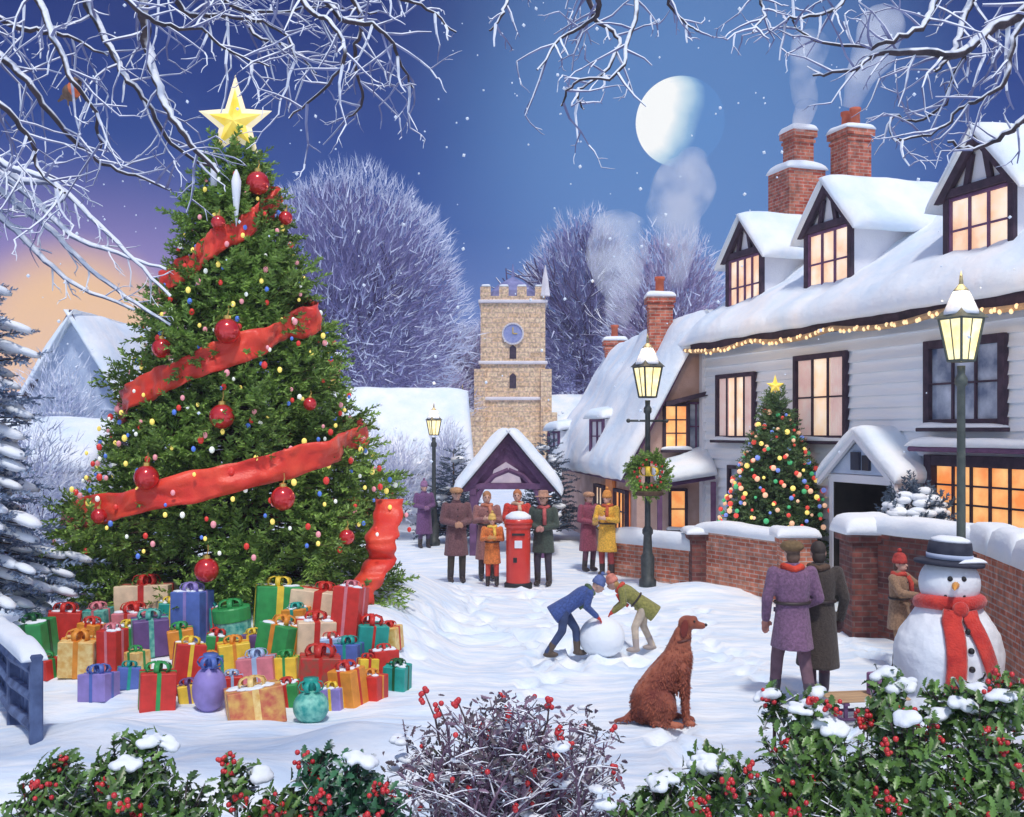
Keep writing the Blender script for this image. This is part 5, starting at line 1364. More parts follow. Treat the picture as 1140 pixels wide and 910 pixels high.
# ================================================================== people
V3 = Vector
def person(label, x, y, rz, H, coat, legs, hat=None, hatc=None, scarf=None, hair=(.10,.06,.04), hem=.55, lean=0, side=0, arms=None, step=0, knees=0, gloves=None, boots=(.04,.03,.03), hold=None, group=None, sit=0, crouch=0):
    """figure facing local -Y; built at 1.72 m and scaled"""
    k = H/1.72
    z = hgt(x, y)
    o = empty('person', label, 'person', (x, y, z), rz, group)
    A = {'lu': V3((.20,0,1.40)), 'le': V3((.26,.03,1.14)), 'lw': V3((.24,-.06,.90)), 'ru': V3((-.20,0,1.40)), 're': V3((-.26,.03,1.14)), 'rw': V3((-.24,-.06,.90))}
    for kk, v in (arms or {}).items(): A[kk] = V3(v)
    piv = V3((0, 0, .92))
    RM = Matrix.Rotation(lean, 3, 'X') @ Matrix.Rotation(side, 3, 'Y')
    dz = V3((0, 0, -crouch))
    def U(p, free=False): return ((RM @ (V3(p)-piv))+piv+dz)*k
    hip = {1: V3((.095,0,.90))+dz, -1: V3((-.095,0,.90))+dz}
    ank = {1: V3((.11, -step*.9, .09)), -1: V3((-.11, step, .09+abs(step)*.08))}
    kn = {s_: (hip[s_]+ank[s_])/2+V3((0, -.05-knees-crouch*.55, 0)) for s_ in (1, -1)}
    head = V3((0, -.02, 1.60))
    hm_ = Matrix.Identity(3)
    # ---- body: one continuous surface
    b = MB()
    HR = RM @ Matrix.Rotation(-lean*.55, 3, 'X')
    def hd(off): return U(head)+(HR @ V3(off))*k
    def E(c_, r_): b.ell(c_, tuple(q*k for q in r_), HR, 12, 9)
    E(hd((0,.01,.02)), (.076,.094,.100)); E(hd((0,-.02,-.045)), (.058,.070,.068)); E(hd((0,-.088,-.055)), (.022,.02,.018))
    b.cap(hd((0,-.090,.012)), hd((0,-.112,-.014)), .010*k, .015*k, 8)
    for s_ in (1, -1): E(hd((s_*.078,.012,0)), (.014,.022,.032)); 
    b.cap(U((0,.01,1.40)), hd((0,.012,-.05)), .055*k, .052*k)
    b.ell(U((0,0,1.30)), (.165*k,.105*k,.16*k), RM); b.ell(U((0,0,1.08)), (.135*k,.10*k,.16*k), RM); b.ell(U((0,0,.94)), (.155*k,.11*k,.12*k), RM)
    hands = {1: MB(), -1: MB()}
    for s_, (su, el, wr) in ((1, ('lu','le','lw')), (-1, ('ru','re','rw'))):
        pu, pe, pw = U(A[su]), U(A[el]), U(A[wr])
        b.cap(pu, pe, .052*k, .042*k); b.cap(pe, pw, .042*k, .030*k)
        d = (pw-pe).normalized(); sd = d.cross(V3((0,-1,.2))); 
        if sd.length < .1: sd = d.orthogonal()
        sd.normalize(); nn = d.cross(sd).normalized()
        for tgt, g_ in ((b, 0.0), (hands[s_], .006)):
            pc = pw+d*.05*k
            Mh = Matrix((sd, nn, d)).transposed()
            tgt.ell(pc, ((.042+g_)*k, (.020+g_)*k, (.052+g_)*k), Mh)
            if g_: tgt.cap(pw-d*.03*k, pw+d*.02*k, .042*k, .036*k)
            for f_ in range(4):
                off = (f_-1.5)*.020*k; L_ = (.034, .042, .040, .030)[f_]*k
                p0 = pw+d*.085*k+sd*off; p1 = p0+d*L_+nn*.008*k; p2 = p1+(d*.7+nn*.75).normalized()*L_*.8
                rr = (.0095+g_*.5)*k
                tgt.cap(p0, p1, rr, rr, 7); tgt.cap(p1, p2, rr, rr*.85, 7)
            p0 = pw+d*.035*k+sd*.034*k*s_; p1 = p0+(d*.6+sd*s_*.8).normalized()*.034*k; p2 = p1+(d*.9+nn*.4).normalized()*.028*k
            tgt.cap(p0, p1, (.012+g_*.4)*k, (.011+g_*.4)*k, 7); tgt.cap(p1, p2, (.011+g_*.4)*k, .009*k, 7)
    for s_ in (1, -1):
        b.cap(hip[s_]*k, kn[s_]*k, .075*k, .055*k); b.cap(kn[s_]*k, ank[s_]*k, .052*k, .036*k)
        b.ell((ank[s_]+V3((0,-.06,-.04)))*k, (.04*k,.11*k,.035*k))
    link(remesh(b, .0115*k, 3), 'body', SKIN, o, True)
    for s_ in (1, -1): MB().ell(hd((s_*.030,-.078,.020)), .0105*k, nu=8, nv=6).build('eye', EYE, o, True)
    MB().ell(hd((0,-.090,-.038)), (.022*k,.008*k,.006*k), HR, 10, 6).build('mouth', MOUTH, o, True)
    # ---- clothes
    cm = mat('coat_cloth', tuple(v*.72 for v in coat), tuple(min(1, v*1.22) for v in coat), scale=38, rough=.92, bump=.5, bscale=70, sheen=.15)
    c_ = MB()
    n = 20; rings = []
    prof_ = [(1.475,.062,.060),(1.45,.10,.078),(1.425,.165,.10),(1.39,.20,.122),(1.30,.198,.140),(1.20,.182,.138),(1.10,.170,.132),(1.00,.178,.140),(.94,.186,.146)]
    for (zz, ra, rb_) in prof_: rings.append([U((ra*math.cos(2*PI*i/n), rb_*math.sin(2*PI*i/n), zz)) for i in range(n)])
    m0 = 3
    for j in range(1, m0+1):
        t = j/m0; zz = .94+(hem-.94)*t
        if hem > .86 and j > 1: break
        sp_ = 1+.42*(.94-zz); fold = .05*t
        rings.append([V3((.186*sp_*math.cos(2*PI*i/n)*(1+fold*math.sin(i*2.9+H*9)), (.146*sp_+abs(step)*.45*t)*math.sin(2*PI*i/n)*(1+fold*math.sin(i*1.9+H*5))+lean*.0, zz-crouch*(1-.4*t)))*k if lean < .3 else U((.186*sp_*math.cos(2*PI*i/n), (.146*sp_)*math.sin(2*PI*i/n), zz)) for i in range(n)])
    vs = [p for r_ in rings for p in r_]; q_ = len(rings)
    c_.add(vs, [tuple(range(n)), tuple(range(n*q_-1, n*(q_-1)-1, -1))]+[(r_*n+i, (r_+1)*n+i, (r_+1)*n+(i+1) % n, r_*n+(i+1) % n) for r_ in range(q_-1) for i in range(n)])
    for (su, el, wr) in (('lu','le','lw'), ('ru','re','rw')):
        pu, pe, pw = U(A[su]), U(A[el]), U(A[wr]); c_.cap(pu, pe, .072*k, .060*k); c_.cap(pe, pe.lerp(pw, .94), .060*k, .050*k)
    cb = link(remesh(c_, .016*k, 4), 'coat', cm, o, True)
    q = MB(); q.lathe([(.075*k, -.02*k), (.088*k, .0), (.08*k, .045*k), (.066*k, .05*k)], U((0,.008,1.455)), 14, M=RM); q.build('collar', cm, cb, True)
    if hem < .7:
        q = MB(); n = 24; q.tube([U((.180*math.cos(2*PI*i/n), .143*math.sin(2*PI*i/n), 1.09)) for i in range(n+1)], .018*k, 6); q.build('belt', BOOTL, cb, True)
        for s_ in (1, -1):
            q = MB(); q.box((0,0,0), (.13*k, .02*k, .045*k), M=Matrix.Translation(U((s_*.105,-.118,1.0))) @ Matrix.Rotation(s_*.45, 4, 'Z')); q.build('pocket_flap', cm, cb)
        q = MB()
        for i in range(4): q.ell(U((0,-.146+(.012 if i in (0, 3) else 0), 1.34-.12*i)), (.013*k,.008*k,.013*k), nu=8, nv=5)
        q.build('buttons', BLACK, cb, True)
    lm = mat('trouser_cloth', tuple(v*.85 for v in legs), tuple(min(1, v*1.3) for v in legs), scale=8, rough=.9, bump=.3, bscale=50)
    t_ = MB(); t_.ell((V3((0,0,.93))+dz)*k, (.16*k,.125*k,.10*k))
    for s_ in (1, -1): t_.cap(hip[s_]*k, kn[s_]*k, .092*k, .070*k); t_.cap(kn[s_]*k, ank[s_]*k, .070*k, .056*k)
    link(remesh(t_, .016*k, 4), 'trousers', lm, o, True)
    bm_ = mat('boot_leather', boots, rough=.5)
    for s_ in (1, -1):
        q = MB(); q.ell((ank[s_]+V3((0,-.055,-.035)))*k, (.052*k,.135*k,.05*k)); q.cap((ank[s_]+V3((0,.0,-.02)))*k, (ank[s_]+(kn[s_]-ank[s_]).normalized()*.16)*k, .056*k, .064*k)
        link(remesh(q, .013*k, 3), 'boot', bm_, o, True)
    if gloves:
        gm_ = mat('glove_wool', gloves, rough=.9)
        for s_ in (1, -1): link(remesh(hands[s_], .010*k, 2), 'glove', gm_, o, True)
    hx = hd((0, .012, .03))
    if hair:
        q = MB(); q.ell(hd((0,.018,.046)), (.086*k,.094*k,.094*k), HR); q.ell(hd((0,.05,-.03)), (.074*k,.06*k,.085*k), HR); q.build('hair', mat('hair', hair, tuple(v*1.6 for v in hair), scale=25, rough=.7), o, True)
    if hat:
        hmx = mat('hat_wool', tuple(v*.85 for v in hatc), tuple(min(1, v*1.3) for v in hatc), scale=20, rough=.9, bump=.4, bscale=50)
        if hat == 'knit': prf = [(.094, .02), (.100, .03), (.102, .075), (.094, .08), (.090, .12), (.066, .165), (.03, .185), (.001, .19)]
        elif hat == 'cap': prf = [(.098, .03), (.122, .06), (.122, .085), (.09, .12), (.03, .135), (.001, .136)]
        else: prf = [(.16, .045), (.165, .055), (.15, .06), (.094, .062), (.09, .14), (.08, .165), (.001, .166)]
        q = MB(); q.lathe([(a*k, c2*k) for a, c2 in prf], hx-HR @ V3((0,0,.03))*k, 18, sy=1.12, M=HR); ho = q.build('hat', hmx, o, True)
        if hat == 'knit': MB().ell(hd((0,.015,.215)), .035*k, nu=10, nv=8).build('pompom', hmx, ho, True)
        if hat == 'cap':
            q = MB(); q.ell(hd((0,-.10,.055)), (.07*k,.055*k,.012*k), HR); q.build('peak', hmx, ho, True)
    if scarf:
        sm = mat('scarf_wool', tuple(v*.85 for v in scarf), tuple(min(1, v*1.25) for v in scarf), scale=14, rough=.95, bump=.5, bscale=40)
        q = MB(); ring = [U((.094*math.cos(2*PI*i/16), .088*math.sin(2*PI*i/16)+.004, 1.455+.012*math.sin(i*1.3))) for i in range(17)]
        q.tube(ring, .036*k, 8); so_ = q.build('scarf', sm, o, True)
        q = MB(); q.tube([U((.05,-.115,1.43)), U((.065,-.165,1.32)), U((.07,-.170,1.14))], [.035*k,.038*k,.036*k], 8); q.build('scarf_tail', sm, so_, True)
    if hold == 'sheet':
        c2 = (U(A['lw'])+U(A['rw']))/2+(RM @ V3((0,-.09,.05)))*k
        q = MB()
        for s_ in (-1, 1): q.box((0,0,0), (.15*k,.006,.22*k), M=Matrix.Translation(c2+V3((s_*.073*k, 0, 0))) @ Matrix.Rotation(s_*.25, 4, 'Z') @ Matrix.Rotation(.5, 4, 'X'))
        bk = q.build('song_book', WHITEPAINT, None); bk.location = o.location; bk.rotation_euler = o.rotation_euler
        tag(bk, 'open pale song book held by '+label, 'book')
    return o

FWD = {'lu': (.20,0,1.40), 'le': (.25,-.06,1.15), 'lw': (.09,-.25,1.20), 'ru': (-.20,0,1.40), 're': (-.25,-.06,1.15), 'rw': (-.09,-.25,1.20)}
MUFF = {'lu': (.20,0,1.40), 'le': (.26,-.02,1.13), 'lw': (.06,-.19,1.08), 'ru': (-.20,0,1.40), 're': (-.26,-.02,1.13), 'rw': (-.06,-.19,1.08)}
BR = (.16,.09,.07)
GRP = 'people gathered before the lychgate'
person('person in a brown coat and tan cap, leftmost of the group before the lychgate', gx(508,20.4), 20.4, .25, 1.80, (.17,.08,.09), (.05,.04,.03), 'cap', (.42,.23,.12), None, (.1,.06,.03), .50, arms=MUFF, gloves=(.4,.22,.15), group=GRP)
person('person in a rosy brown coat behind the child in orange before the lychgate', gx(542,21.1), 21.1, .1, 1.72, (.33,.15,.14), (.10,.06,.06), None, None, (.55,.20,.12), (.32,.15,.07), .40, arms=FWD, group=GRP)
person('child in an orange red coat left of the red pillar box', gx(548,20.2), 20.2, .0, 1.32, (.70,.20,.05), (.50,.06,.04), 'knit', (.65,.42,.12), (.8,.55,.1), (.3,.15,.05), .55, arms=FWD, gloves=(.6,.3,.1), group=GRP)
person('person with reddish hair standing behind the red pillar box', gx(576,21.3), 21.3, -.1, 1.74, (.62,.05,.035), (.08,.04,.04), None, None, (.6,.42,.3), (.36,.13,.05), .45, arms=FWD, group=GRP)
person('person in a dark green coat right of the red pillar box', gx(605,20.3), 20.3, -.3, 1.76, (.055,.075,.06), (.05,.04,.06), 'brim', (.40,.22,.16), (.45,.1,.1), (.1,.06,.03), .62, arms=MUFF, gloves=(.4,.2,.18), group=GRP)
G2 = 'people outside the lit shop'
person('person in a yellow and orange coat at the lit shop beside the cottage', gx(676,21.6), 21.6, -.5, 1.66, (.85,.46,.06), (.30,.05,.05), 'knit', (.6,.25,.06), (.5,.1,.05), (.3,.15,.06), .50, arms=FWD, group=G2)
person('person in a maroon coat at the left of the lit shop', gx(655,22.6), 22.6, .6, 1.66, (.26,.06,.10), (.12,.05,.08), 'cap', (.45,.25,.15), None, (.2,.1,.05), .45, arms=MUFF, gloves=(.4,.25,.1), group=G2)
person('lone person in a purple coat standing by the thin distant street lamp', gx(472,26.6), 26.6, .4, 1.62, (.16,.07,.18), (.09,.06,.12), 'knit', (.25,.13,.25), None, (.1,.06,.05), .38, arms=MUFF, gloves=(.2,.1,.2))
# couple walking away from the viewer
G3 = 'couple walking arm in arm'
person('person in a mauve coat with tan cap and red scarf, left of the walking couple', gx(882,11.4), 11.4, PI+.10, 1.74, (.20,.105,.19), (.15,.085,.11), 'cap', (.17,.11,.05), (.62,.06,.03), (.1,.06,.04), .62, step=.26, arms={'re': (-.27,.05,1.13), 'rw': (-.16,-.14,1.02), 'le': (.27,.0,1.13), 'lw': (.25,-.10,.90)}, gloves=(.45,.2,.16), boots=(.07,.05,.07), group=G3)
person('person in a dark olive coat with dark hair, right of the walking couple', gx(911,11.6), 11.6, PI-.05, 1.70, (.055,.042,.035), (.10,.05,.07), None, None, (.10,.06,.04), (.035,.025,.02), .38, step=-.20, arms={'le': (.25,.0,1.13), 'lw': (.10,-.16,1.08), 're': (-.27,.05,1.13), 'rw': (-.25,-.05,.88)}, gloves=(.1,.05,.05), boots=(.06,.035,.06), group=G3)
# child reaching to the snowman
person('child in a brown coat with red hat reaching towards the snowman', gx(1001,13.0), 13.0, .75, 1.36, (.33,.20,.12), (.30,.17,.10), 'knit', (.42,.05,.04), (.55,.07,.05), (.1,.06,.04), .62, arms={'le': (.30,-.12,1.28), 'lw': (.26,-.38,1.30), 're': (-.24,-.14,1.20), 'rw': (-.12,-.36,1.18)}, gloves=(.5,.06,.05))
# two children bending towards each other
G4 = 'children bending over the snow'
BEND = {'le': (.20,-.16,1.24), 'lw': (.13,-.40,1.30), 're': (-.20,-.16,1.24), 'rw': (-.13,-.40,1.30)}
person('child in a blue coat bending forward with stretched red mittens in the lane', gx(627,13.8), 13.8, PI/2+.12, 1.34, (.05,.09,.28), (.04,.06,.14), 'knit', (.10,.14,.32), (.10,.16,.08), None, .70, lean=1.0, arms=BEND, gloves=(.60,.06,.04), step=.28, crouch=.10, boots=(.10,.07,.05), group=G4)
person('child in an olive green coat with red scarf and mittens bending over the snowball', gx(717,14.2), 14.2, -PI/2-.15, 1.26, (.26,.25,.07), (.55,.45,.35), 'knit', (.55,.20,.15), (.62,.08,.05), (.4,.25,.1), .66, lean=.95, arms=BEND, gloves=(.62,.07,.05), step=.15, crouch=.08, boots=(.4,.33,.3), group=G4)
sb = MB()
for (dx, r_) in ((0, .30),): sb.ell((0,0,r_*.8), (r_, r_*.95, r_*.9), nu=20, nv=14)
sbo = sb.build('snowball', SNOW, None, True); bx_, by_ = gx(670, 13.95), 13.95; sbo.location = (bx_, by_, hgt(bx_, by_)); tag(sbo, 'big white snowball on the lane between the two bending children', 'snowball')

# ================================================================== dog
dx, dy = gx(744, 10.75), 10.75
dog = empty('dog', 'chestnut red setter sitting in the snow with its head turned to the right', 'dog', (dx, dy, hgt(dx, dy)), -.12)
dk = 1.14
b = MB()
def de(c_, r_, ry=0): b.ell(V3(c_)*dk, tuple(v*dk for v in r_), Matrix.Rotation(ry, 3, 'Y'), 14, 10)
def dc(a, c_, ra, rb_): b.cap(V3(a)*dk, V3(c_)*dk, ra*dk, rb_*dk, 12)
de((-.15,0,.20), (.18,.15,.19)); dc((-.15,0,.24), (-.05,0,.40), .165, .150); dc((-.05,0,.40), (.06,0,.56), .150, .125); dc((-.19,0,.14), (-.15,0,.24), .14, .165)
dc((.085,0,.46), (.115,0,.60), .105, .098)
dc((.10,0,.60), (.135,0,.80), .092, .066); dc((.05,0,.60), (.11,0,.80), .095, .060)
de((.165,0,.885), (.082,.068,.068)); dc((.20,0,.875), (.295,0,.862), .044, .030); de((.215,0,.92), (.04,.045,.03))
for s_ in (1, -1):
    dc((.12,s_*.075,.50), (.145,s_*.08,.26), .058, .040); dc((.145,s_*.08,.26), (.155,s_*.08,.05), .036, .028); de((.18,s_*.08,.028), (.055,.036,.028))
    de((-.09,s_*.125,.19), (.165,.075,.15), .35); dc((.0,s_*.15,.20), (-.02,s_*.16,.07), .06, .035); de((.05,s_*.16,.03), (.085,.038,.030)); dc((-.12,s_*.15,.05), (.02,s_*.16,.04), .036, .032)
dc((-.28,0,.10), (-.37,-.03,.035), .045, .030); dc((-.37,-.03,.035), (-.47,-.06,.03), .030, .010)
for i in range(26):   # feathering
    a = random.uniform(0, 1); s_ = random.choice((-1, 1)); p = V3((.16-.30*a, s_*.05*random.uniform(0,2.2), .47-.30*a)); dc(p, p+V3((.02,s_*.01,-.09)), .020, .006)
dbm = remesh(b, .0125, 4); link(dbm, 'body', DOGFUR, dog, True)
pol = list(dbm.polygons); fp = []; fd = []; fs_ = []; fu = []
for i in range(15000):
    p_ = random.choice(pol); c_ = p_.center/dk; n_v = p_.normal
    if (c_.z > .83 and c_.x > .17) or c_.z < .03: continue
    ln = .034 if c_.z > .7 else .05
    if c_.x > .1 and .28 < c_.z < .6: ln = .06
    fp.append(tuple(p_.center-n_v*.004)); fd.append(tuple(n_v*.38+V3((-.10,0,-1))+V3((random.gauss(0,.22), random.gauss(0,.22), random.gauss(0,.22))))); fs_.append(ln*random.uniform(.6, 1.3)); fu.append(tuple(n_v))
v, f = scatter(np.array([(0,-.10,0),(0,.10,0),(.6,.07,.06),(1,0,0),(.6,-.07,.06)]), np.array([(0,1,2,4)]), fp, fd, fs_, None, fu)
v2, f2 = scatter(np.array([(.55,-.08,.06),(.55,.08,.06),(1,0,0)]), np.array([(0,1,2)]), fp, fd, fs_, None, fu)
fo_ = mesh_np('fur', v, f, DOGHAIR, dog)
for s_ in (1, -1):
    q = MB(); q.ell(V3((.135, s_*.076, .845))*dk, (.035*dk,.016*dk,.082*dk), Matrix.Rotation(.15, 3, 'Y')); q.build('ear', DOGDARK, dog, True)
    MB().ell(V3((.222, s_*.043, .905))*dk, .011*dk, nu=8, nv=6).build('eye', EYE, dog, True)
MB().ell(V3((.322, 0, .870))*dk, (.016*dk,.018*dk,.014*dk), nu=10, nv=8).build('nose', BLACK, dog, True)
q = MB(); q.tube([V3((.118+.074*math.cos(t), .074*math.sin(t), .735+.02*math.cos(t)))*dk for t in np.linspace(0, 2*PI, 17)], .012*dk, 6); q.build('collar', mat('dog_collar', (.12,.03,.02), rough=.5), dog, True)

# ================================================================== snowman
mx_, my_ = gx(1056, 11.2), 11.2
sm_ = empty('snowman', 'round snowman with dark hat and long red scarf at the right', 'snowman', (mx_, my_, hgt(mx_, my_)))
b = MB(); b.ell((0,0,.52), (.55,.52,.60), nu=28, nv=20); b.ell((0,0,.05), (.56,.54,.22), nu=24, nv=12); b.ell((0,0,.92), (.36,.34,.28), nu=24, nv=14)
me = remesh(b, .03, 8)
for v in me.vertices: v.co += V3(tuple(v.co)).normalized()*.026*noise.noise(V3(tuple(v.co))*4)+V3(tuple(v.co)).normalized()*.012*noise.noise(V3(tuple(v.co))*11)
link(me, 'body', SNOW, sm_, True)
b = MB(); b.ell((0,0,0), (.305,.295,.285), nu=28, nv=20); ho = b.build('head', SNOW, sm_, True); ho.location = (0,-.02,1.29)
hh = ho
def onh(a, e, r_=.297): return (r_*math.sin(a)*math.cos(e), -r_*math.cos(a)*math.cos(e)*.97, r_*math.sin(e)*.95)
for (a, e, rr) in ((-.35, .27, .028), (.12, .27, .028)): MB().ell(onh(a, e), rr, nu=10, nv=8).build('eye', BLACK, hh, True)
for i in range(6):
    a = -.5+.13*i+.0; MB().ell(onh(a+.2*0, -.36-.14*math.sin(PI*i/5)), .017, nu=8, nv=6).build('mouth_coal', BLACK, hh, True)
q = MB(); p0 = V3(onh(-.16, .05, .28)); q.tube([p0, p0+V3((-.06,-.12,-.005)), p0+V3((-.10,-.22,-.02))], [.04,.026,.004], 9); q.build('carrot_nose', CARROT, hh, True)
q = MB(); q.lathe([(.345, .0), (.35, .03), (.33, .04), (.225, .05), (.225, .10)], n=28, M=Matrix.Rotation(.06, 3, 'Y')); q.lathe([(.225, .04), (.222, .16), (.21, .235), (.17, .245), (.001, .246)], n=28, M=Matrix.Rotation(.06, 3, 'Y'))
hto = q.build('hat', HAT, sm_, True); hto.location = (0, -.01, 1.48)
q = MB(); q.lathe([(.229, .06), (.231, .11), (.22, .112)], n=28, M=Matrix.Rotation(.06, 3, 'Y')); q.build('hat_band', mat('pale_band', (.45,.52,.68), rough=.9), hto, True)
q = MB(); q.lathe([(.20, .235), (.19, .265), (.12, .29), (.001, .295)], n=20, M=Matrix.Rotation(.06, 3, 'Y')); q.slab((-.05,-.35,.045), (.33,-.18,.03), (.30,.2,.03), (.22,.0,.05), .03, 10, 8, .01); q.build('hat_snow', SNOW, hto, True)
SCARF = mat('red_scarf', (.50,.02,.015), (.72,.05,.03), scale=7, rough=.9, bump=.6, bscale=45, sheen=.4)
q = MB(); ring = [(.29*math.cos(t), .275*math.sin(t)-.02, 1.085-.045*math.sin(-t)*-1+.02*math.cos(2*t)) for t in np.linspace(0, 2*PI, 33)]
q.tube(ring, .075, 10); sco = q.build('scarf', SCARF, sm_, True)
def strip(pts, w_, nm, th=.035):
    q = MB(); vs = []; P_ = [V3(p) for p in pts]
    for i, p in enumerate(P_):
        d = (P_[min(i+1, len(P_)-1)]-P_[max(0, i-1)]).normalized(); n_v = V3((p.x, p.y, 0)).normalized(); s_ = d.cross(n_v).normalized()
        for (a, h) in ((-1,0),(-.8,1),(-.25,1.15),(.3,.9),(.8,1),(1,0),(.8,-.5),(-.8,-.5)): vs.append(p+s_*a*w_/2+n_v*h*th*.6)
    n = 8; fs = [tuple(range(n)), tuple(range(len(vs)-1, len(vs)-n-1, -1))]
    for i in range(len(P_)-1):
        for k in range(n): fs.append((i*n+k, i*n+(k+1) % n, (i+1)*n+(k+1) % n, (i+1)*n+k))
    q.add(vs, fs); t_ = q.build(nm, SCARF, sco, True)
    q = MB(); e = P_[-1]; d = (P_[-1]-P_[-2]).normalized(); n_v = V3((e.x, e.y, 0)).normalized(); s_ = d.cross(n_v).normalized()
    for i in range(9):
        a = e+s_*(i-4)/4*w_*.46; q.tube([a, a+d*.05+n_v*.005, a+d*.10], [.009,.008,.005], 5)
    q.build('fringe', SCARF, t_)
def bodysurf(x, z):
    best = 0
    for (cz_, rx, ry, rz_) in ((.52,.55,.52,.60), (.92,.36,.34,.28)):
        k_ = 1-(x/rx)**2-((z-cz_)/rz_)**2
        if k_ > 0: best = max(best, ry*math.sqrt(k_))
    return -best-.03
strip([(-.10, -.37, 1.06)]+[(-.12-.02*i/8, bodysurf(-.12, z_), z_) for i, z_ in enumerate(np.linspace(.95, .30, 9))], .20, 'scarf_tail')
strip([(.06, -.36, 1.05)]+[(.08+.17*i/7, bodysurf(.08+.17*i/7, z_), z_) for i, z_ in enumerate(np.linspace(.95, .44, 8))], .18, 'scarf_tail')
MB().ell((-.03, -.375, 1.07), (.085,.06,.08), nu=12, nv=9).build('scarf_knot', SCARF, sco, True)
for z_ in (.86, .68, .50): MB().ell((.02, bodysurf(.02, z_)+.02, z_), .032, nu=10, nv=8).build('coal_button', BLACK, sm_, True)

# ================================================================== small street things
# pillar box
pb_ = empty('pillar_box', 'bright red pillar box with black slot and base in front of the group', 'postbox', (gx(577,20.0), 20.0, hgt(gx(577,20), 20)))
MB().lathe([(.26, 0), (.26, .10), (.24, .12)], n=24).build('base', BLACK, pb_)
MB().lathe([(.225, .12), (.225, 1.12), (.25, 1.14), (.26, 1.18), (.25, 1.21)], n=28).build('body', POSTRED, pb_, False)
MB().lathe([(.27, 1.21), (.275, 1.25), (.22, 1.32), (.10, 1.36), (.001, 1.37)], n=28).build('cap', POSTRED, pb_, True)
MB().box((0, -.222, 1.02), (.24, .03, .04), bev=.005).build('slot', BLACK, pb_)
MB().box((-.06, -.222, .55), (.07, .02, .09), bev=.004).build('lock_plate', BLACK, pb_); MB().box((0, -.226, .84), (.14, .02, .14), bev=.004).build('notice_plate', WHITEPAINT, pb_)
q = MB(); q.lathe([(.24, 1.29), (.235, 1.35), (.13, 1.42), (.001, 1.44)], n=20); q.build('snow_cap', SNOW, pb_, True)
# wreath on the lamp
wx, wy = gx(721, 20), 20.0; wz = at(721, 528, 20).z
wr = empty('wreath', 'round green wreath with gold bow hanging on the lamp post', 'wreath', (wx, wy-.16, wz))
P_, D_, S_ = [], [], []
for i in range(210):
    t = random.uniform(0, 2*PI); rr = .24+random.uniform(-.09, .09); P_.append((rr*math.cos(t), random.uniform(-.08,.04), rr*math.sin(t))); D_.append((math.cos(t+random.uniform(.4,1.6)), random.uniform(-.6,.2), math.sin(t+random.uniform(.4,1.6)))); S_.append(random.uniform(.45,.75))
v, f = scatter(SPV, SPF, P_, D_, S_, rng.uniform(0, 6, 210)); mesh_np('greenery', v, f, NEEDLE, wr)
MB().tube([(.23*math.cos(t), 0, .23*math.sin(t)) for t in np.linspace(0, 2*PI, 25)], .045, 6).build('ring', TRUNK, wr)
bow(wr, 0, .2, GC['yellow']); wr.children[-1].rotation_euler = (PI/2, 0, 0); wr.children[-1].location = (0, -.06, -.34)
be = MB().ell((0,0,0), .026, nu=8, nv=6).mesh('berry'); be.materials.append(BERRY)
for i in range(16):
    t = i*2*PI/16+.2; b_ = bpy.data.objects.new('berry', be); COL.objects.link(b_); b_.parent = wr; b_.location = ((.24+.04*math.sin(i*2))*math.cos(t), -.10, (.24+.04*math.sin(i*2))*math.sin(t))
# wooden posts on the far left
for i, (px, lb_) in enumerate(((8, 'dark wooden post at the far left beyond the fir boughs'), (22, 'dark wooden post second from the left edge'), (39, 'tallest dark wooden post before the shed'), (58, 'dark wooden post nearest the tall decorated fir'))):
    Y = 19.3; o = empty('wooden_post', lb_, 'post', (gx(px, Y), Y, hgt(gx(px, Y), Y)), .2*i, 'wooden posts before the shed')
    hgt_ = (.62, .72, .86, .6)[i]
    MB().box((0,0,hgt_/2-.1), (.15,.15,hgt_+.2), bev=.02).build('shaft', DARKWOOD, o); q = MB(); q.slab((-.11,-.11,hgt_), (.11,-.11,hgt_), (.11,.11,hgt_), (-.11,.11,hgt_), .11, 8, 8, .01, i); q.build('snow_cap', SNOW, o, True)
# fence panel in the lower left
fa, fb = V3((gx(-6, 11.8), 11.8, 0)), V3((gx(40, 9.7), 9.7, 0)); d = fb-fa; Lf = d.length
fo = empty('wooden_fence', 'dark blue wooden fence with snowy top rail at the lower left edge', 'fence', tuple(fa), math.atan2(d.y, d.x))
def fz(u): p = fa+d*u; return hgt(p.x, p.y)
for i in range(3):
    u = i/2; MB().box((Lf*u, 0, .30+fz(u)), (.11, .11, .95), bev=.015).build('fence_post', BLUEWOOD, fo)
for k, zz in enumerate((.18, .45, .70)):
    q = MB(); q.tube([(0, -.02, zz+fz(0)), (Lf*.5, -.02, zz+fz(.5)), (Lf, -.02, zz+fz(1)-.05)], .055, 6); q.build('rail', BLUEWOOD, fo)
n_pal = 11
for i in range(n_pal):
    u = (i+.5)/n_pal; MB().box((Lf*u, .05, .28+fz(u)), (.10, .03, .72+.06*random.random()), bev=.008).build('paling', BLUEWOOD, fo)
q = MB(); q.slab((-.1, -.13, .77+fz(0)), (Lf+.05, -.13, .72+fz(1)), (Lf+.05, .1, .72+fz(1)), (-.1, .1, .77+fz(0)), .12, 30, 8, .02, 3); q.build('snow_cap', SNOW, fo, True)
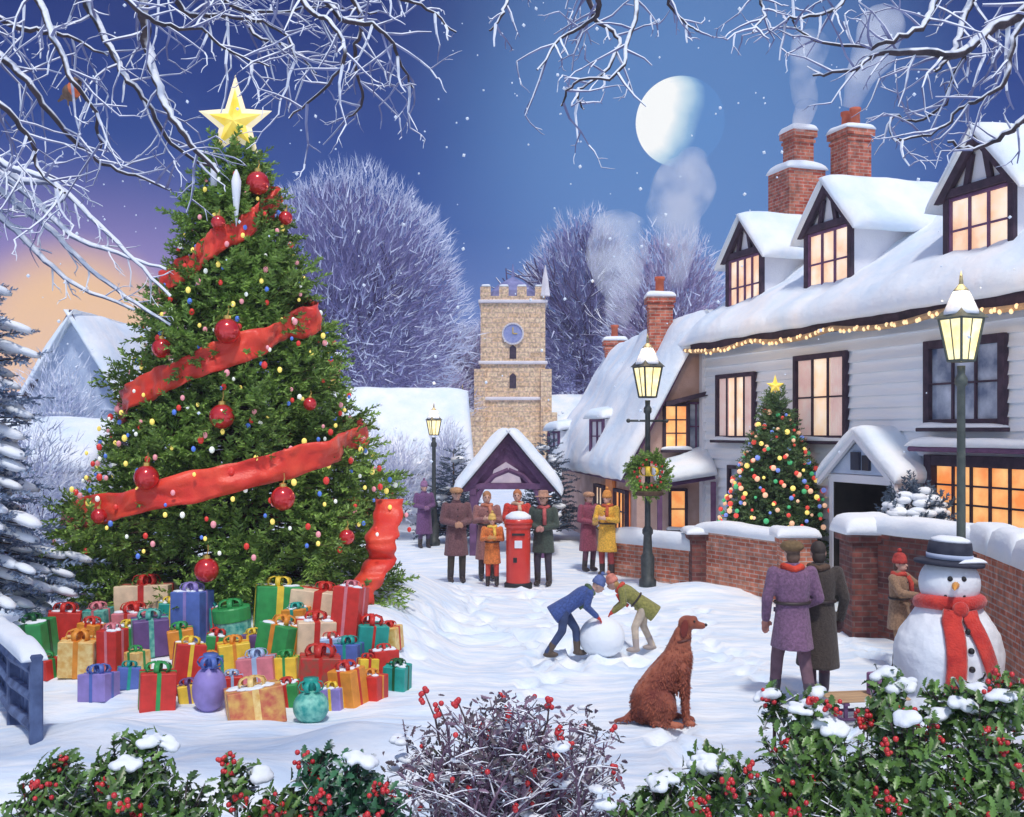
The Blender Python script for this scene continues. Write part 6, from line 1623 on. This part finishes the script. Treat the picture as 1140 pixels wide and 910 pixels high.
# wooden sledge behind the holly
sg = empty('sledge', 'small wooden sledge half hidden by holly in front of the gate pillar', 'sledge', (gx(962, 10.9), 10.9, hgt(gx(962, 10.9), 10.9)+.02), .15)
for s_ in (-1, 1):
    q = MB(); q.tube([(-.42, s_*.17, .20), (-.40, s_*.17, .07), (-.30, s_*.17, .02), (.40, s_*.17, .02)], .018, 6); q.build('runner', PURPLEWOOD, sg)
for i in range(4): MB().box((0, (i-1.5)*.105, .20), (.80, .085, .022), bev=.006).build('slat', mat('sledge_wood', (.42,.26,.14), (.55,.36,.2), scale=8, rough=.6, stretch=(.3,2,2)), sg)
for xx in (-.28, .25):
    MB().box((xx, 0, .175), (.05, .42, .025)).build('crossbar', PURPLEWOOD, sg)
    for s_ in (-1, 1): MB().box((xx, s_*.17, .10), (.035, .03, .16)).build('strut', PURPLEWOOD, sg)
# purple parcel on the sledge
pp = empty('present', 'mauve parcel with grey ribbon lying on the sledge', 'present', (gx(982, 10.9), 10.9, hgt(gx(962, 10.9), 10.9)+.235), .3)
MB().box((0,0,.11), (.24,.20,.22), bev=.01).build('box', mat('mauve_paper', (.22,.10,.22), (.3,.16,.3), scale=9, rough=.5), pp); q = MB(); q.box((0,0,.11), (.04,.208,.226)); q.box((0,0,.11), (.248,.04,.226)); q.build('ribbon', mat('grey_ribbon', (.4,.42,.5), rough=.5), pp)

# ================================================================== holly and berry bushes in the foreground
def holly_leaf():
    # spiny outline, slightly folded along the midrib
    xs_ = [0, .12, .22, .34, .46, .58, .70, .82, 1.0]; hw = [.02, .17, .10, .25, .14, .24, .12, .15, 0]
    V = []; Fc = []
    for x_, h_ in zip(xs_, hw): V += [(x_, -h_, .10*h_*4-.16*x_*x_), (x_, 0, -.16*x_*x_), (x_, h_, .10*h_*4-.16*x_*x_)]
    for i in range(len(xs_)-1):
        a = 3*i; Fc += [(a, a+3, a+4, a+1), (a+1, a+4, a+5, a+2)]
    return np.array(V), np.array(Fc)
HLV, HLF = holly_leaf()
def holly(label, spots, n0, seed, mt=HOLLY, nb=16, nsnow=5, leaf=.095, group='holly bushes in the foreground'):
    """spots: photo-derived lobes (px, py, Y, rx, rz)"""
    n = int(n0*1.6); r = random.Random(seed); g = np.random.default_rng(seed)
    c0 = at(spots[0][0], spots[0][1], spots[0][2]); base = V3((c0.x, c0.y, hgt(c0.x, c0.y)))
    o = empty('holly_bush', label, 'bush', tuple(base), 0, group)
    P_, D_, U_, S_ = [], [], [], []; stems = MB(); bc = []; sc = []
    spots = list(spots)
    mx0 = min(s[0]-s[3]*120 for s in spots); mx1 = max(s[0]+s[3]*120 for s in spots)
    for xx_ in np.linspace(mx0+40, mx1-40, max(2, int((mx1-mx0)/90))): spots.append((float(xx_), HY+(CAMZ-.24)*F/6.7, 6.7, .26, .24))
    tot = sum(s[3]*s[4] for s in spots)
    for (px, py, Y, rx, rz_) in spots:
        c_ = at(px, py, Y)-base
        k = int(n*1.3*rx*rz_/tot)
        stems.tube([V3((c_.x*.8, c_.y+.05, -.15)), V3((c_.x*.9, c_.y+.03, max(.02, c_.z*.5))), c_], [.02, .016, .01], 5, cap=False)
        sp_n = max(4, k//9)
        for i in range(sp_n):
            u = V3(tuple(g.normal(size=3))).normalized(); rr = r.uniform(.25, 1)**.5
            tip = c_+V3((u.x*rx, u.y*rx*.8, u.z*rz_))*rr*(1+.22*noise.noise(u*2.5+V3((seed,0,0))))
            d = (tip-c_+V3((0,0,rz_*.4))).normalized() if (tip-c_).length > .01 else V3((0,0,1))
            st_ = tip-d*.26; stems.tube([st_, tip], [.008,.004], 4, cap=False)
            if i % 3 == 0: stems.tube([c_+V3((r.uniform(-.1,.1), r.uniform(-.1,.1), -rz_*.8)), (c_+st_)/2+V3((0,0,-.03)), st_], [.014,.011,.008], 4, cap=False)
            for j in range(9):
                q = st_.lerp(tip, j/8); a = j*2.4+r.uniform(-.4,.4); s_ = d.orthogonal().normalized(); s_.rotate(Matrix.Rotation(a, 3, d))
                dd = (d*.45+s_*.9+V3((0,0,.1))).normalized(); P_.append(tuple(q)); D_.append(tuple(dd)); U_.append(tuple((d+V3((r.uniform(-.4,.4),)*3)).normalized())); S_.append(leaf*r.uniform(.7, 1.25))
            if u.y < .35 and rr > .62 and c_.z > .3: (bc if r.random() < .6 else sc).append(tip+V3((0,-.02,0)))
    v, f = scatter(HLV, HLF, P_, D_, S_, None, U_)
    stems.build('stems', STEM, o, recalc=False); mesh_np('foliage', v, f, mt, o, True)
    r.shuffle(bc); r.shuffle(sc)
    for p in bc[:int(nb*.75)]:
        q = MB()
        for i in range(r.randint(6, 11)): q.ell(p+V3((r.uniform(-.06,.06), r.uniform(-.06,.02), r.uniform(-.055,.055))), .0165*r.uniform(.8, 1.15), nu=8, nv=6)
        q.build('berry_cluster', BERRY, o, True, recalc=False)
    sc.sort(key=lambda p: -p.z-.3*r.random())
    for p in sc[:max(1, int(nsnow*.6))]:
        q = MB(); w_ = r.uniform(.055, .115)
        for i in range(16):
            a_, d_ = r.uniform(0, 6.28), w_*r.random()**.6; e_ = r.uniform(.022, .042)
            q.ell(V3((d_*math.cos(a_)*1.15, d_*math.sin(a_)*.8, .03*(1-d_/w_)+r.uniform(-.012,.012)-.10*d_*d_/w_)), (e_*1.25, e_*1.1, e_*.8), nu=10, nv=7)
        me = remesh(q, .013, 2); so_ = link(me, 'snow_clump', SNOW, o, True); so_.location = p+V3((0,0,-.01)); so_.rotation_euler = (r.uniform(-.1,.35), r.uniform(-.3,.3), 0)
    return o
holly('dense dark holly bush in the lower left corner', [(120, 905, 6.7, .52, .36), (55, 930, 6.6, .40, .34), (165, 862, 6.8, .20, .22), (200, 915, 6.7, .36, .26), (60, 870, 6.9, .16, .20), (130, 850, 6.9, .14, .16), (155, 825, 6.9, .12, .07)], 2600, 1, HOLLY, 22, 4)
holly('small sparse holly with a drooping berry sprig at the bottom left of centre', [(262, 870, 6.9, .17, .16), (325, 895, 6.6, .24, .16), (290, 905, 6.6, .2, .1)], 520, 2, HOLLY, 14, 2)
holly('bluish green holly bush with red berries between the two bottom left bushes', [(392, 878, 6.7, .26, .26), (360, 890, 6.6, .2, .2), (352, 850, 6.8, .12, .14), (425, 905, 6.6, .2, .2)], 950, 3, HOLLY2, 16, 2)
holly('low snow dusted holly bush left of the large right hand hollies', [(735, 895, 6.7, .26, .22), (800, 880, 6.8, .28, .22), (705, 912, 6.6, .22, .16), (786, 842, 6.9, .10, .10)], 1000, 4, HOLLY, 10, 7)
holly('tall holly bush with snow clumps in front of the walking couple', [(895, 860, 7.0, .34, .34), (905, 805, 7.1, .20, .22), (862, 782, 7.3, .10, .10), (870, 900, 6.8, .4, .22), (950, 880, 6.9, .34, .3)], 2000, 5, HOLLY, 18, 7)
holly('large holly bush directly below the snowman', [(1010, 850, 6.9, .36, .34), (1050, 788, 7.2, .17, .20), (985, 800, 7.2, .2, .16), (990, 765, 7.4, .16, .10), (1040, 895, 6.7, .45, .2), (960, 905, 6.6, .3, .18)], 2300, 6, HOLLY, 20, 8)
holly('holly bush with bright berries in the lower right corner', [(1110, 850, 6.8, .30, .34), (1125, 780, 7.0, .18, .22), (1090, 800, 7.0, .18, .2), (1110, 905, 6.6, .34, .2), (1080, 775, 7.1, .10, .12)], 1600, 7, HOLLY, 22, 6)

# bare berry bush
def berry_bush():
    r = random.Random(77); c0 = at(565, 905, 6.9); base = V3((c0.x, c0.y, hgt(c0.x, c0.y)))
    o = empty('berry_bush', 'leafless purple twiggy bush with red berries and snow at the bottom centre', 'bush', tuple(base))
    tw_ = MB(); tips = []; sn_ = []
    for i in range(190):
        ang_ = r.uniform(-1.25, 1.25); b0 = V3((r.uniform(-.45,.45), r.uniform(-.25,.25), .0))
        px = r.uniform(440, 695); top = 775+48*abs((px-560)/130)**1.6+r.uniform(0, 110); tip = at(px, top, 6.9+r.uniform(-.35,.35))-base
        mid = b0.lerp(tip, .5)+V3((r.uniform(-.1,.1), r.uniform(-.08,.08), .12)); q = [b0, b0.lerp(mid, .6), mid, mid.lerp(tip, .5)+V3((r.uniform(-.04,.04), 0, .03)), tip]
        tw_.tube(q, [.011,.010,.008,.006,.003], 4, cap=False); tips.append(tip)
        for k in range(4):
            p = mid.lerp(tip, r.random()); d = V3((r.uniform(-1,1), r.uniform(-.8,.6), r.uniform(-.2,1))).normalized(); e = p+d*r.uniform(.08,.24)
            tw_.tube([p, p.lerp(e, .5)+V3((0,0,.01)), e], [.006,.005,.003], 4, cap=False); tips.append(e)
    tw_.build('twigs', mat('mauve_twig', (.11,.06,.10), (.22,.13,.20), scale=6, rough=.85, snow=.42), o, recalc=False)
    r.shuffle(tips)
    for p in tips[:80]:
        q = MB()
        for i in range(r.randint(1, 4)):
            e_ = p+V3((r.uniform(-.015,.015), r.uniform(-.015,.015), r.uniform(-.015,.015))); q.ell(e_, .017*r.uniform(.8, 1.2), nu=8, nv=6)
        q.build('berry_cluster', BERRY, o, True, recalc=False)
    # dry leaves
    P_, D_, S_ = [], [], []
    for p in tips[80:900]:
        for k in range(2): P_.append(tuple(p+V3((r.uniform(-.06,.06), r.uniform(-.06,.06), r.uniform(-.06,.06))))); D_.append((r.uniform(-1,1), r.uniform(-1,1), r.uniform(-.6,.8))); S_.append(r.uniform(.04,.09))
    v, f = scatter(HLV*np.array([1,.8,1]), HLF, P_, D_, S_, rng.uniform(0, 6, len(P_))); mesh_np('dry_leaves', v, f, mat('dusty_leaf', (.035,.05,.025), (.26,.16,.24), scale=3, rough=.8, island=True, snow=.98), o)
    for p in tips[900:960]:
        q = MB(); w_ = r.uniform(.03, .06)
        for i in range(3): q.ell(V3((r.uniform(-.03,.03), r.uniform(-.03,.03), 0)), (w_, w_*.8, w_*.5), nu=8, nv=6)
        so_ = link(remesh(q, .012, 2), 'snow_clump', SNOW, o, True); so_.location = p
    for (xa, ya, xb, yb) in ((490, 830, 472, 770), (500, 830, 488, 786), (520, 822, 508, 778), (600, 830, 612, 778), (590, 840, 565, 790), (625, 840, 622, 812)):
        a, b_ = at(xa, ya, 6.9)-base, at(xb, yb, 6.8)-base; q = MB(); q.tube([a, a.lerp(b_, .5)+V3((.02,0,.0)), b_], [.008,.007,.004], 5); so_ = q.build('stem', STEM, o)
        q = MB()
        for i in range(6): q.ell(b_+V3((r.uniform(-.02,.02), 0, r.uniform(-.07,.02))), .018, nu=8, nv=6)
        q.build('berry_cluster', BERRY, o, True)
berry_bush()
# snowy shrubs under the shop window
def shrub(label, x, y, z, R, H, seed):
    o = empty('snowy_shrub', label, 'bush', (x, y, z), 0); g = np.random.default_rng(seed); r = random.Random(seed)
    u = g.normal(size=(420, 3)); u /= np.linalg.norm(u, axis=1, keepdims=True); P_ = u*np.array([R, R*.7, H*.5])*g.uniform(.6, 1, (420, 1))+np.array([0, 0, H*.5])
    v, f = scatter(SPV, SPF, P_, u+np.array([0,0,.4]), g.uniform(.5, .8, 420), g.uniform(0, 6, 420)); mesh_np('foliage', v, f, YEW, o)
    q = MB()
    for k in range(40):
        a = V3(tuple(g.normal(size=3))).normalized(); a.z = abs(a.z)*.9+.05; a.y = -abs(a.y) if r.random() < .7 else a.y; q.ell((a.x*R*.95, a.y*R*.7, H*.5+a.z*H*.5), (.13,.11,.06), nu=9, nv=6)
    kind(q.build('snow', SNOW, o, True, recalc=False), 'stuff')
p = h2w(8.15, -.95, 0); shrub('bluish shrub loaded with snow between the porch and the orange shop window', p.x, p.y, .4, .50, 1.7, 4)

# ================================================================== chimney smoke
def smoke(name, label, path, rad, dens, seed):
    pts = [V3(p) for p in path]; m = MB(); P_ = []; R_ = []
    for i in range(len(pts)-1):
        for k in range(6):
            t = k/6; P_.append(pts[i].lerp(pts[i+1], t)); R_.append((rad[i]*(1-t)+rad[i+1]*t)*(1+.25*noise.noise(V3((i+t, seed, 0))*1.5)))
    P_.append(pts[-1]); R_.append(rad[-1]*.6); m.tube(P_, R_, 12)
    mt = bpy.data.materials.new('chimney_smoke'); mt.use_nodes = True; nt = mt.node_tree; nt.nodes.remove(nt.nodes['Principled BSDF'])
    pv = nt.nodes.new('ShaderNodeVolumePrincipled'); pv.inputs['Color'].default_value = (.97,.985,1,1); pv.inputs['Density'].default_value = dens; pv.inputs['Anisotropy'].default_value = .2
    nt.links.new(pv.outputs[0], nt.nodes['Material Output'].inputs['Volume'])
    nz_ = nt.nodes.new('ShaderNodeTexNoise'); nz_.inputs['Scale'].default_value = 1.3; nz_.inputs['Detail'].default_value = 3
    tc_ = nt.nodes.new('ShaderNodeTexCoord'); nt.links.new(tc_.outputs['Object'], nz_.inputs['Vector'])
    mr_ = nt.nodes.new('ShaderNodeMapRange'); mr_.inputs['From Min'].default_value = .35; mr_.inputs['From Max'].default_value = .7; mr_.inputs['To Max'].default_value = dens*3.6; nt.links.new(nz_.outputs['Fac'], mr_.inputs['Value']); nt.links.new(mr_.outputs[0], pv.inputs['Density'])
    o = m.build(name, mt, None, True); tag(o, label, 'smoke'); return o
smoke('chimney_smoke', 'tall pale smoke plume rising from the cottage chimney towards the moon', [at(752,318,26), at(757,280,26.3), at(750,235,26.8), at(765,200,27.2), at(775,170,27.6)], [.18,.45,.75,.8,.35], .38, 1)
smoke('chimney_smoke', 'wide smoke plume rising from the far small chimney of the cottage', [at(684,378,33.5), at(692,330,33.8), at(686,290,34.2), at(690,240,34.6)], [.2,.6,1.0,.8], .32, 2)
smoke('chimney_smoke', 'thin smoke from the left stack of the weatherboarded house', [h2w(.3,2.2,9.7), at(898,118,23), at(893,90,23.2), at(905,40,23.6)], [.16,.26,.34,.4], .55, 3)
smoke('chimney_smoke', 'smoke from the twin red pots of the weatherboarded house', [h2w(.85,3.2,10.15), at(958,85,24), at(975,55,24.3), at(985,15,24.6)], [.2,.34,.5,.55], .5, 4)

# ================================================================== haze: the misty winter air
hz_ = MB(); hz_.box((0, 0, 12.5), (640, 640, 28.5+1.5))
hzm = bpy.data.materials.new('haze_air'); hzm.use_nodes = True; nt = hzm.node_tree; nt.nodes.remove(nt.nodes['Principled BSDF'])
pv = nt.nodes.new('ShaderNodeVolumePrincipled'); pv.inputs['Color'].default_value = (.80,.80,.99,1); pv.inputs['Density'].default_value = .0007; pv.inputs['Anisotropy'].default_value = 0
nt.links.new(pv.outputs[0], nt.nodes['Material Output'].inputs['Volume'])
kind(hz_.build('haze', hzm), 'stuff')
